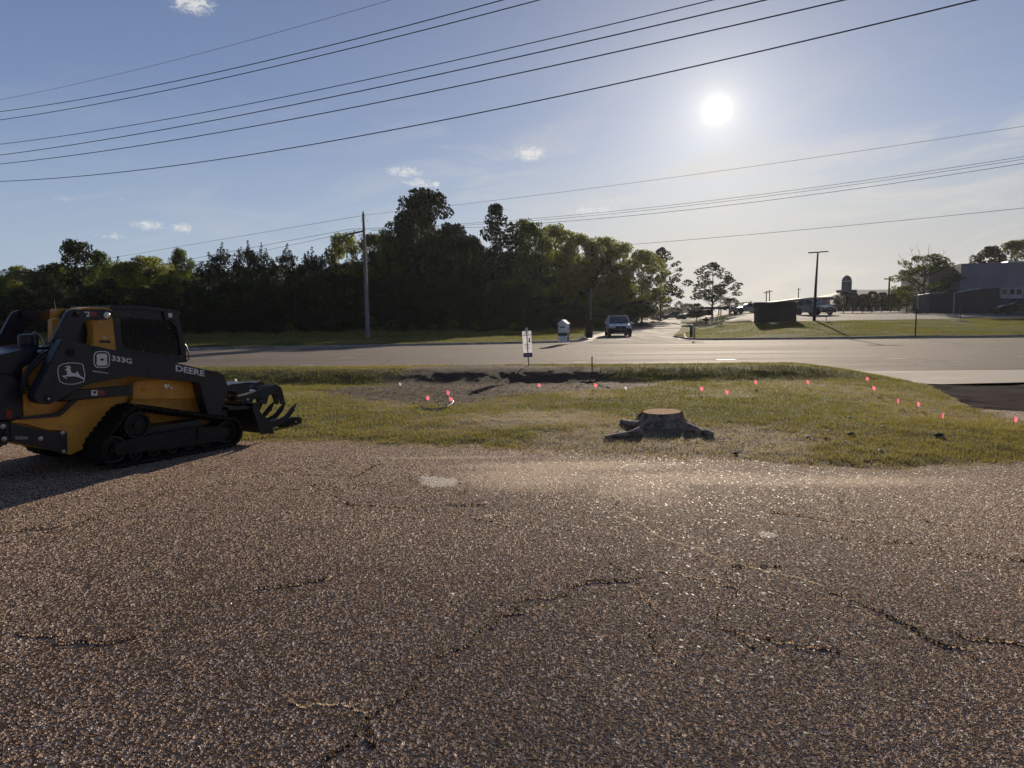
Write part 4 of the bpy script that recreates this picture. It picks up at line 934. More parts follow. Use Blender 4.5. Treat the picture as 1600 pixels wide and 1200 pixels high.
# ================================================================== trees
def leaf_quads(C, size, up=.0):
    """C (n,3) centres -> randomly turned leaf faces"""
    n = len(C); a = RNG.normal(size=(n, 3)); a /= np.linalg.norm(a, axis=1)[:, None]; b = RNG.normal(size=(n, 3)); b[:, 2] += up; b -= a * (a * b).sum(1)[:, None]; b /= np.linalg.norm(b, axis=1)[:, None]
    s = (size * RNG.uniform(.6, 1.3, n))[:, None]
    V = np.stack([C - a * s * .5, C + b * s * .32, C + a * s * .5, C - b * s * .32], 1)
    return V.reshape(-1, 3), np.arange(4 * n).reshape(-1, 4)
def clump_pts(cs, rs, per, flat=1.):
    out = []
    for c, r in zip(cs, rs):
        n = max(6, int(per * (r / np.mean(rs)) ** 2)); d = RNG.normal(size=(n, 3)); d /= np.linalg.norm(d, axis=1)[:, None]
        q = d * (r * RNG.uniform(.25, 1, n) ** .45)[:, None]; q[:, 2] *= flat; out.append(q + c)
    return np.concatenate(out)
def broad_crown(seed, per=100, n=100, low=.05, leaf=.025, wide=1.):
    """unit tree: height 1, crown radius ~.33*wide"""
    global RNG; RNG = np.random.default_rng(seed); cs, rs = [], []
    for k in range(n):
        z = low + (1 - low) * RNG.uniform(0, 1) ** .8; prof = math.sin(math.pi * min(1, (z - low + .10) / (1.12 - low)) ** .85) ** .6
        a = RNG.uniform(0, 2 * np.pi); rr = .33 * wide * prof * RNG.uniform(.45, 1.05) ; cs.append((math.cos(a) * rr, math.sin(a) * rr, min(z, .95))); rs.append(RNG.uniform(.04, .10))
    return clump_pts(np.array(cs), np.array(rs), per, .8), leaf, cs
def pine_young(seed, per=80, n=100, leaf=.017):
    """young pine: dense body under a ragged top of upright candles"""
    global RNG; RNG = np.random.default_rng(seed); cs, rs = [], []
    for k in range(n):
        z = .04 + .82 * RNG.uniform(0, 1) ** .9; rad = .25 * max(.02, 1 - (z / .93) ** 2) ** .55; a = RNG.uniform(0, 2 * np.pi); rr = rad * RNG.uniform(.45, 1.08)
        cs.append((math.cos(a) * rr, math.sin(a) * rr, z)); rs.append(.030 + .035 * (1 - z))
    P = [clump_pts(np.array(cs), np.array(rs), per, 1.1)]
    for k in range(34):
        a = RNG.uniform(0, 2 * np.pi); r = .23 * RNG.uniform(0, 1) ** .6; zb = .88 * max(.05, 1 - (r / .27) ** 2) ** .55 - .02; L = RNG.uniform(.06, .145) * (1.25 - 2.2 * r) + (.03 if k == 0 else 0); m = 90
        zb -= .06
        if k == 0: r = .01; zb = .82; L = .17
        t = RNG.uniform(0, 1, m); w_ = .021 * (1 - t * .85); P.append(np.stack([math.cos(a) * r + RNG.normal(0, 1, m) * w_, math.sin(a) * r + RNG.normal(0, 1, m) * w_, zb + t * L], 1))
    return np.concatenate(P), leaf, cs
def pine_tall(seed, per=60, n=60, leaf=.026, low=.35, wide=1.):
    global RNG; RNG = np.random.default_rng(seed); cs, rs = [], []
    for k in range(n):
        z = low + (1 - low) * (k + RNG.uniform(0, 1)) / n; t = (z - low) / (1 - low); rad = .26 * wide * (math.sin(math.pi * min(1, t * .80 + .22)) ** .8) * (1.05 - .3 * t)
        a = k * 2.4 + RNG.uniform(-.5, .5); rr = rad * RNG.uniform(.25, 1.0)
        cs.append((math.cos(a) * rr, math.sin(a) * rr, min(z + rr * .12, .97))); rs.append(RNG.uniform(.028, .070) * (1.1 - .35 * t))
    return clump_pts(np.array(cs), np.array(rs), per, .72), leaf, cs
TREES = {}
def make_proto(key, gen, leafm, trunk_r=.014, top=.9, limbs=14):
    P, leaf, cs = gen; V, Fq = leaf_quads(P, leaf, .3)
    me = np_mesh('crown', V, Fq, M[leafm]); mesh_c = me.data; bpy.data.objects.remove(me)
    mb = MB(); rs = random.Random(len(TREES)); pts = []; x = y = 0.
    for k in range(8): z = top * k / 7; pts.append((x, y, z)); x += rs.uniform(-.006, .006); y += rs.uniform(-.006, .006)
    mb.tube(pts, [trunk_r * (1 - .85 * k / 7) for k in range(8)], 7)
    cc = sorted(cs, key=lambda c: -c[0] ** 2 - c[1] ** 2)[:limbs]
    for c in cc:
        z0_ = max(.06, c[2] - .10 - .4 * math.hypot(c[0], c[1])); k = min(7, z0_ / top * 7); b = Vector(pts[int(k)]).lerp(Vector(pts[min(7, int(k) + 1)]), k - int(k)); e_ = Vector(c)
        m_ = b.lerp(e_, .5) + Vector((0, 0, .02)); mb.tube([b, m_, e_], [trunk_r * .42, trunk_r * .26, trunk_r * .1], 5)
    o = mb.build('trunk', M['bark']); mesh_t = o.data; bpy.data.objects.remove(o); TREES[key] = (mesh_c, mesh_t)
for k in range(3): make_proto('broad%d' % k, broad_crown(100 + k), 'leaf')
for k in range(3): make_proto('light%d' % k, broad_crown(200 + k, wide=1.15), 'leaf_lt')
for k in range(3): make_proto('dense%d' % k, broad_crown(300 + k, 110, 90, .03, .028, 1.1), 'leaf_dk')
for k in range(3): make_proto('young%d' % k, pine_young(400 + k), 'needle', .010)
for k in range(3): make_proto('pine%d' % k, pine_tall(500 + k, low=[.42, .25, .3][k], wide=[.8, 1.1, 1.25][k]), 'needle', .011, .95, 22)
make_proto('bush0', broad_crown(600, 60, 46, 0., .05, 1.7), 'leaf_dk', .01); make_proto('bush1', broad_crown(601, 60, 46, 0., .05, 1.7), 'leaf', .01)
make_proto('oak', broad_crown(610, 80, 70, .22, .030, 1.5), 'leaf', .02, .8, 26); make_proto('oak2', broad_crown(611, 60, 70, .3, .034, 1.3), 'leaf_dk', .02, .8, 26)
def tree(key, loc, h, wscale=1., rz=0., name='tree', label=None, cat='tree', group=None):
    e = empty(name, loc, rz); e.scale = (h * wscale, h * wscale, h); tag(e, label, cat, group)
    for part, me in zip(('crown', 'trunk'), TREES[key]):
        o = bpy.data.objects.new(part, me); COL.objects.link(o); o.parent = e
    return e
def tree_at(key, px, Y, top, halfpx=None, **kw):
    """tree standing at distance Y under image column px, its top seen at image row top"""
    b = at(px, 500, Y); z = float(gz(b.x, Y)); p = at(px, top, Y); h = p.z - z
    nat = {'b': .36, 'l': .40, 'd': .38, 'y': .24, 'p': .26, 'o': .5}[key[0]]
    ws = 1. if halfpx is None else (halfpx / F * Y) / (nat * h)
    return tree(key, (b.x, Y, z - .03), h, ws, kw.pop('rz', random.uniform(0, 6.28)), **kw)
WOOD = 'trees of the wood beyond the road'
# (kind, px, distance, top row, half width px, name, label, own label?)
wood = [
 ('light0', 8, 66, 432, 34, 'deciduous_tree', 'low yellow-green tree at the left edge of the photo in the wood line'),
 ('light1', 34, 70, 416, 34, 'deciduous_tree', 'yellow-green tree with a small pointed top, second from the left end of the wood'),
 ('broad0', 84, 72, 412, 34, 'deciduous_tree', 'dark green tree in the dip left of the tall tree above the loader'),
 ('dense1', 127, 74, 377, 42, 'deciduous_tree', 'tall dark broad tree rising above the loader cab at the left'),
 ('broad2', 162, 70, 391, 20, 'deciduous_tree', 'slim dark shoulder tree just right of the tall tree above the loader'),
 ('young0', 192, 76, 398, 26, 'pine_tree', 'dark pointed tree top between the two pale leafy crowns above the loader'),
 ('light2', 236, 66, 400, 46, 'deciduous_tree', 'pale leafy tree lit by the sun directly above the loader cab'),
 ('light0', 200, 64, 410, 34, 'deciduous_tree', 'pale leafy tree left of the loader cab roof, lower than its right neighbour'),
 ('broad0', 288, 72, 389, 22, 'deciduous_tree', 'narrow dark round-topped tree right of the pale trees above the cab'),
 ('light1', 268, 62, 428, 30, 'deciduous_tree', 'low pale leafy tree right above the front of the cab'),
 ('young1', 332, 68, 392, 36, 'pine_tree', 'dark young pine at the left shoulder of the pine stand'),
 ('young0', 352, 70, 376, 30, 'pine_tree', 'dark young pine with twin spiky tips, tallest at the left of the pine stand'),
 ('young2', 391, 68, 374, 32, 'pine_tree', 'dark young pine with a ragged spiky top, second from the left in the pine stand'),
 ('young1', 412, 69, 377, 28, 'pine_tree', 'dark spiky young pine in the middle of the pine stand'),
 ('young0', 453, 68, 378, 30, 'pine_tree', 'dark young pine left of the gap before the utility pole'),
 ('young2', 492, 68, 384, 32, 'pine_tree', 'dark young pine with one thin tip left of the utility pole'),
 ('young1', 512, 70, 386, 26, 'pine_tree', 'low dark young pine nearest on the left to the utility pole'),
 ('light2', 543, 74, 364, 34, 'deciduous_tree', 'yellow-green topped tree behind and left of the utility pole'),
 ('broad1', 582, 74, 366, 28, 'deciduous_tree', 'green tree behind and right of the utility pole'),
 ('broad2', 606, 72, 358, 22, 'deciduous_tree', 'small dark round tree left of the tallest tree of the wood'),
 ('dense0', 665, 74, 298, 58, 'deciduous_tree', 'tallest dark tree of the wood with a rounded top'),
 ('dense0', 640, 73, 330, 36, 'deciduous_tree', 'left shoulder tree leaning on the tallest tree of the wood'),
 ('dense2', 712, 72, 348, 40, 'deciduous_tree', 'right shoulder tree below the tallest tree of the wood'),
 ('dense1', 735, 70, 372, 30, 'deciduous_tree', 'dark tree in front of the thin tall pine of the wood'),
 ('pine0', 777, 72, 318, 40, 'pine_tree', 'thin tall pine with bare forked stems showing sky between its branches'),
 ('broad0', 826, 74, 345, 38, 'deciduous_tree', 'dark leafy tree right of the thin tall pine'),
 ('light0', 868, 72, 352, 40, 'deciduous_tree', 'pale green tree in the middle of the sloping right half of the wood'),
 ('light1', 905, 74, 366, 38, 'deciduous_tree', 'green tree right of the pale tree on the sloping right half of the wood'),
 ('light2', 940, 76, 370, 36, 'deciduous_tree', 'green tree with a small tuft on top above the parked suv'),
 ('light0', 968, 78, 380, 36, 'deciduous_tree', 'olive green tree standing behind the white suv'),
 ('light1', 1003, 84, 391, 38, 'deciduous_tree', 'last leafy tree at the right end of the wood by the side road'),
 ('pine1', 1032, 120, 386, 34, 'pine_tree', 'dark layered pine leaning out over the side road at the end of the wood'),
]
for r_ in wood: tree_at(r_[0], r_[1], r_[2] + 11 + (18 if 850 < r_[1] < 1010 else 0), r_[3], (r_[4] or 30) * 1.22, name=r_[5], label=r_[6], group=WOOD)
# lower, darker rows in front of and behind those crowns
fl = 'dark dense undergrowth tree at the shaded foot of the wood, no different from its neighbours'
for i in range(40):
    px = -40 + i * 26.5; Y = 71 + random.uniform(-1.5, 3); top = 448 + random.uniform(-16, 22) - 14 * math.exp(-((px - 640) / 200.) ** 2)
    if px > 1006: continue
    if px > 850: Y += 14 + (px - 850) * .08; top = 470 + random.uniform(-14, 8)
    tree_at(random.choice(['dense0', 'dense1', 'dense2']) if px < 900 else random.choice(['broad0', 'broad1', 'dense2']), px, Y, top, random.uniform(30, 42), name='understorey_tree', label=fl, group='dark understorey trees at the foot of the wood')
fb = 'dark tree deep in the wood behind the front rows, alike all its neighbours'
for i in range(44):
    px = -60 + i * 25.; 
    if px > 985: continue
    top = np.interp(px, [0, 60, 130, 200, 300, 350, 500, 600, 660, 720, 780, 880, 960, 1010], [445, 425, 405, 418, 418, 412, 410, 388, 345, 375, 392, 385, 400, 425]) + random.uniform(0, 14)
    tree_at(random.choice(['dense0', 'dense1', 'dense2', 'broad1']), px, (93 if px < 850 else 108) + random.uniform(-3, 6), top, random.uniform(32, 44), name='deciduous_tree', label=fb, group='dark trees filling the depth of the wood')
for i in range(34):
    px = -60 + i * 32.
    if px > 970: continue
    tree_at(random.choice(['bush0', 'bush1', 'bush0']), px, 68 + random.uniform(-.6, 1.2) + (14 if px > 850 else 0), 500 + random.uniform(-7, 6), None, name='shrub', cat='shrub', label='low dark shrub along the grass edge of the wood, the same as those beside it', group='shrubs along the edge of the wood')
for i in range(44):
    px = -60 + i * 24.
    if px > 990: continue
    tree_at(random.choice(['bush0', 'bush0', 'dense1']), px, (84 if px < 850 else 100) + random.uniform(-1, 1.2), 474 + random.uniform(-7, 6), None, name='shrub', cat='shrub', label='dark thicket shrub deep inside the wood, the same as those beside it', group='thicket shrubs inside the wood')
# tall weeds before the wood
def weeds():
    n = 26000; x = RNG.uniform(-60, 8, n); y = 62.5 + RNG.uniform(0, 1, n) ** .8 * 5.0 ; k = x < (xside(y) - 5.2); x, y = x[k], y[k]
    cl = vnoise(x, y, .5, 51, 3); h = (.12 + 1.0 * cl ** 2.2 * sst(62, 65, y)) * RNG.uniform(.6, 1.1, len(x)); z = np.full(len(x), .13)
    return blades('tall_weeds', x, y, z, h, np.full(len(x), .035), np.clip(RNG.normal(.35, .18, len(x)), 0, 1), M['blade'], 'tall pale weeds and grasses along the shaded foot of the wood')
weeds()
def far_blades(name, n, fx, fy, label, hgt, t0, wd=.03):
    x = RNG.uniform(*fx, n); y = RNG.uniform(*fy, n) if isinstance(fy, tuple) else fy(x, n)
    return x, y
def verge_grass():
    n = 110000; x = RNG.uniform(-45, 14, n); y = yfar(x) + .25 + RNG.uniform(0, 1, n) * 26; k = (x < np.minimum(xside(y) - 4.3, np.interp(y, [46, 48.5, 50, 53], [1.8, 3.8, 4.6, 9]))) & (y < 66); x, y = x[k], y[k]
    cl = vnoise(x, y, .8, 61, 3); h = RNG.uniform(.03, .10, len(x)) * (.5 + cl)
    return blades('verge_grass', x, y, np.where(y > 48.6, gz(x, y), 0) + .11, h, np.full(len(x), .03), np.clip(.28 + .5 * (cl - .5) + RNG.normal(0, .12, len(x)), 0, 1), M['blade'], 'rough green grass of the far verge in front of the wood')
verge_grass()
def lawn_grass():
    n = 150000; x = RNG.uniform(12.6, 75, n); yb = np.interp(x, [p[0] for p in LB] + [110], [p[1] for p in LB] + [LB[-1][1] + 1]); y = 49.3 + RNG.uniform(0, 1, n) * (yb - 49.4); k = (x > 12.8 + np.maximum(0, y - 56) * .35) & (x < .75 * y + 2); x, y = x[k], y[k]
    cl = vnoise(x, y, .6, 65, 3); h = RNG.uniform(.025, .07, len(x)) * (.6 + .8 * cl)
    return blades('lawn_grass', x, y, gz(x, y) + .115, h, np.full(len(x), .035), np.clip(.24 + .5 * (cl - .5) + RNG.normal(0, .08, len(x)), 0, 1), M['blade'], 'sunlit mown grass of the lawn across the road')
lawn_grass()
# trees on the right-hand side
tree_at('pine2', 1113, 112, 409, 40, name='pine_tree', label='layered pine standing alone in the middle of the gap right of the side road')
for px, Y, top, hw, lb in [(1088, 104, 474, 17, 'low dark tree left of the foot of the lone layered pine'), (1140, 106, 466, 22, 'low spreading dark tree right of the foot of the lone layered pine')]:
    tree_at('oak2', px, Y, top, hw, name='low_tree', label=lb)
tree_at('pine1', 1061, 190, 470, 14, name='pine_tree', label='small distant pine behind the crest of the side road')
for i, (px, top) in enumerate([(1020, 478), (1040, 476), (1052, 480), (1075, 474), (1165, 472), (1000, 482), (1100, 480)]):
    tree_at(['broad0', 'broad1', 'dense2'][i % 3], px, 235 + 6 * i, top, 17, name='deciduous_tree', label='far hazy tree, %s of seven on the horizon past the crest of the side road' % ['second', 'third', 'fourth', 'fifth', 'last', 'first', 'sixth'][i], group='far trees past the crest of the side road')
tree_at('oak', 1441, 92, 398, 52, name='oak_tree', label='wide-crowned tree with bare twigs sticking out of its top, left of the grey building')
tree_at('dense1', 1487, 104, 418, 34, name='deciduous_tree', label='round dark tree between the bare-topped tree and the grey building')
tree_at('broad0', 1416, 100, 446, 26, name='deciduous_tree', label='low tree in front of the left side of the bare-topped tree')
tree_at('dense2', 1541, 118, 384, 32, name='deciduous_tree', label='dark tree behind the left end of the grey building roof')
tree_at('broad1', 1583, 112, 376, 40, name='deciduous_tree', label='dark green tree behind the grey building roof at the right edge')
# dead twigs in the top of the wide tree
b_ = at(1441, 440, 92); mb = MB(); rs = random.Random(4)
for k in range(26):
    a = rs.uniform(-1.25, 1.25); L_ = rs.uniform(2.2, 5.2) * (1 - .25 * abs(a)); p0 = Vector((b_.x + rs.uniform(-.6, .6), 92 + rs.uniform(-.6, .6), b_.z + .6)); dirn = Vector((math.sin(a), rs.uniform(-.4, .4), math.cos(a) * .95)).normalized()
    p1 = p0 + dirn * L_ * .55 + Vector((rs.uniform(-.2, .2), 0, 0)); p2 = p0 + dirn * L_; mb.tube([p0, p1, p2], [.04, .025, .008], 4, False)
    for j in range(4): q0 = p0.lerp(p2, rs.uniform(.4, .9)); mb.tube([q0, q0 + Vector((rs.uniform(-.8, .8), rs.uniform(-.3, .3), rs.uniform(.2, .9)))], [.014, .005], 3, False)
oak_e = [o for o in S.objects if o.name.startswith('oak_tree')][0]; bt = mb.build('bare_twigs', M['bark'], oak_e); bt.matrix_parent_inverse = Matrix.Identity(4)
oak_m = Matrix.LocRotScale(oak_e.location, oak_e.rotation_euler, oak_e.scale).inverted(); bt.data.transform(oak_m)
# row of clipped small trees before the far church-like building
for i, px in enumerate([1318, 1332, 1347, 1362, 1377, 1391, 1404]):
    tree_at('oak2', px, 96 + i * .6, 456 + (i % 3) * 2 - i * .3, 19, name='small_tree', label='%s small round-headed tree from the left in the row before the cupola building' % ['first', 'second', 'third', 'fourth', 'fifth', 'sixth', 'last'][i], group='row of small trees before the cupola building')
for i, px in enumerate([1425, 1441, 1456, 1470]):
    tree_at('bush0', px, 84, 484 + (i % 2), 9, name='shrub', cat='shrub', label='%s low rounded shrub from the left in the bed before the dark low wall' % ['first', 'second', 'third', 'fourth'][i], group='shrubs before the dark low wall')
for i, px in enumerate([1290, 1304, 1318, 1332]):
    tree_at('bush0', px, 92, 488.5 + (i % 2) * .6, 8, name='shrub', cat='shrub', label='%s low dark shrub from the left at the foot of the columned building' % ['first', 'second', 'third', 'fourth'][i], group='shrubs before the columned building')

# ================================================================== poles and cables
def utility_pole():
    b = G(575, 530); t = at(571, 335, b.y); h = t.z - .0; e = empty('utility_pole', (b.x, b.y, .1)); tag(e, 'tall pale utility pole with a short side arm standing before the dark wood', 'utility pole')
    mb = MB(); mb.tube([(0, 0, 0), (-.04, 0, h * .5), (-.10, 0, h)], [.17, .14, .09], 14); mb.build('pole', M['polewhite'], e)
    mb = MB(); mb.obox((-.78, 0, h * .845), (.80, 0, .16), (0, .06, 0), (.01, 0, .07)); mb.build('cross_arm', M['wood'], e)
    mb = MB(); mb.obox((-.3, .0, h * .83), (.22, 0, .12), (0, .012, 0), (-.01, 0, .02)); mb.build('arm_brace', M['dark'], e)
    for i, (dx, dz) in enumerate([(-1.5, .145), (-.85, .16), (-.1, .0)]):
        mb = MB(); zz = h * .845 + (dx + .78) * .2 + .06 if i < 2 else h; mb.lathe([(.03, 0), (.05, .04), (.035, .06), (.055, .10), (.035, .12), (.045, .16), (.02, .18)], (dx, 0, zz), 'z', 10); mb.build('insulator', M['polewhite'], e)
    for s_ in (-1, 1):
        mb = MB(); mb.tube([(s_ * .28, .0, h * .93), (s_ * .05 - .09, 0, h * .985)], .012, 5); mb.build('top_brace', M['dark'], e)
    mb = MB(); mb.tube([(.08, -.02, h * .80), (.75, -.1, h * .83), (1.15, -.15, h * .82)], .025, 6); mb.build('drop_bracket', M['wood'], e)
    return e, h
up, uph = utility_pole()
def cable(pts, Ys, r, label, group, name='power_cable', n=40):
    """cable through three or more photographed points at real distances, smooth sag between"""
    P = np.array([list(at(px, py, Y)) for (px, py), Y in zip(pts, Ys)]); X = P[:, 0]; deg = len(P) - 1
    cy = np.polyfit(X, P[:, 1], min(deg, 2)); cz = np.polyfit(X, P[:, 2], min(deg, 2)); x0_, x1_ = X.min(), X.max(); ex = (x1_ - x0_) * .25
    xs_ = np.linspace(x0_ - (ex if pts[0][0] <= 0 else 0), x1_ + (ex * .5 if pts[-1][0] >= 1500 or pts[-1][1] <= 0 else 0), n); mb = MB(); mb.tube([(x, float(np.polyval(cy, x)), float(np.polyval(cz, x))) for x in xs_], r, 6)
    return tag(mb.build(name, M['wire']), label, 'cable', group)
NG = 'overhead cables crossing the sky above the lot'
near_c = [([(0, 156), (330, 79), (610, 0)], .007, 'thinnest and highest of the overhead cables crossing the sky at the top left'),
          ([(0, 174.5), (450, 87), (785, 0)], .017, 'second overhead cable from the top, upper of the close pair'),
          ([(0, 187.5), (450, 99), (842, 0)], .017, 'third overhead cable from the top, lower of the close pair'),
          ([(0, 225.5), (400, 159), (800, 77), (1105, 0)], .015, 'fourth overhead cable from the top, uppermost of the lower four'),
          ([(0, 242.5), (400, 174), (800, 94), (1188, 0)], .018, 'fifth overhead cable from the top, second of the lower four'),
          ([(0, 256.5), (400, 195), (800, 120), (1310, 0)], .018, 'sixth overhead cable from the top, passing just above the sun from the left'),
          ([(0, 283.5), (400, 240), (800, 165), (1160, 90), (1515, 0)], .018, 'lowest overhead cable of the near set, passing nearest above the sun')]
for i, (pts, r_, lb) in enumerate(near_c):
    xe = [p[0] for p in pts]; Ys = [1 / (1 / 44. + (1 / 17.5 - 1 / 44.) * x / 1500.) for x in xe]; cable(pts, Ys, r_, lb, NG)
FG = 'far cables along the road at the utility pole'
def Yf(x): return 1 / (1 / 78. + (1 / 34. - 1 / 78.) * x / 1600.)
for pts, r_, lb in [([(0, 432), (240, 392), (571, 336)], .012, 'thin far cable running left from the very top of the utility pole'), ([(571, 336), (760, 314), (1080, 274), (1600, 197)], .009, 'far cable running right from the top of the utility pole to the right edge'),
                    ([(260, 412), (420, 382), (553, 357)], .014, 'far cable running left from the side arm of the utility pole'), ([(300, 410), (440, 386), (563, 358)], .012, 'lower far cable running left from the pole arm, just below its twin'),
                    ([(553, 357), (820, 344), (1100, 313), (1600, 245)], (.010), 'upper of the three close far cables running right from the utility pole arm'), ([(563, 358), (820, 347), (1100, 317), (1600, 249)], .010, 'middle of the three close far cables running right from the utility pole arm'),
                    ([(580, 360), (870, 347), (1100, 325), (1600, 255)], .012, 'lowest of the three close far cables running right from the utility pole arm'), ([(960, 384), (1200, 364), (1600, 325)], .011, 'lone far cable low in the sky ending behind the right end of the wood')]:
    cable(pts, [Yf(p[0]) for p in pts], r_, lb, FG)
def post(name, base, h, r, mat, label, cat, r2=None):
    e = empty(name, base); tag(e, label, cat); mb = MB(); mb.tube([(0, 0, 0), (0, 0, h)], [r, r2 or r], 12); mb.build('pole', mat, e); return e
# slim pole with pedestals by the side road
b = onG(923, 528, .1); t = at(923.5, 450, b.y); e = post('slim_pole', b, t.z - b.z, .045, M['polewhite'], 'slim grey pole rising from a dark base box left of the suv', 'pole')
mb = MB(); mb.box((-.35, -.22, 0), (.12, .22, 1.0)); mb.prism([(-.35, 1.0), (.12, 1.0), (.2, 1.2), (.05, 1.35), (-.28, 1.06)], -.2, .2); mb.build('base_box', M['dark'], e, .02)
b = onG(915, 527, .1); e = empty('marker_post', b); tag(e, 'short pale marker post between the white kiosk and the slim pole', 'post'); mb = MB(); mb.box((-.07, -.05, 0), (.07, .05, .62)); mb.build('post_body', M['polewhite'], e, .01); mb = MB(); mb.box((-.075, -.055, .62), (.075, .055, .70)); mb.build('cap', M['dark'], e, .008)
# car-park lamp
b = onG(1272, 503); t = at(1277, 394, b.y); h = t.z - b.z; e = empty('lamp_post', b); tag(e, 'tall dark lamp post with a flat double head beside the black box on the lawn', 'lamp post')
mb = MB(); mb.tube([(0, 0, 0), (.05, 0, h * .5), (.14, 0, h - .1)], [.15, .115, .07], 14); mb.build('pole', M['dark'], e)
for s_ in (-1, 1): mb = MB(); mb.obox((.16 + s_ * .48, 0, h + .0 + s_ * .03), (.40, 0, .02), (0, .16, 0), (0, 0, .045)); mb.build('lamp_head', M['dark'], e, .02)
mb = MB(); mb.obox((.16, 0, h - .03), (.12, 0, 0), (0, .05, 0), (0, 0, .05)); mb.build('bracket', M['dark'], e, .01)
# thin sign post on the lawn
b = onG(1430, 526, .1); t = at(1430.5, 462, b.y); h = t.z - b.z; e = empty('sign_post', b); tag(e, 'thin tall metal post with a narrow edge-on sign near the kerb of the right lawn', 'sign post')
mb = MB(); mb.obox((0, 0, h / 2), (.03, 0, 0), (0, .03, 0), (0, 0, h / 2)); mb.build('pole', M['dark'], e); mb = MB(); mb.obox((0, -.03, h - .45), (.07, .25, 0), (.01, -.004, 0), (0, 0, .45)); mb.build('sign_panel', M['steel'], e)
# far poles
for px, by, ty, Y, lb, arm_ in [(1388, 480, 432, 120, 'distant utility pole with a crossarm left of the bare-topped tree', 1), (1472, 470, 407, 120, 'distant pole behind the right side of the bare-topped tree', 0), (1197, 480, 455, 200, 'small distant pole with a crossarm left of the far canopy roof', 1),
                       (1202, 480, 453, 215, 'small distant lamp pole just right of the crossarm pole', 1), (1247, 480, 450, 210, 'small distant lamp pole above the right end of the black box', 0), (1173, 482, 470, 220, 'tiny far pole left of the black box', 0)]:
    b = at(px, by, Y); b.z = float(gz(b.x, Y)); t = at(px, ty, Y); h = t.z - b.z; e = empty('distant_pole', b); tag(e, lb, 'pole', 'distant poles on the right'); mb = MB(); mb.tube([(0, 0, 0), (0, 0, h)], [.18, .13], 8); mb.build('pole', M['dark'], e)
    mb = MB(); mb.box((-.9 if arm_ else -.3, -.06, h - .5), (.9 if arm_ else .6, .06, h - .32)); mb.build('cross_arm', M['dark'], e)

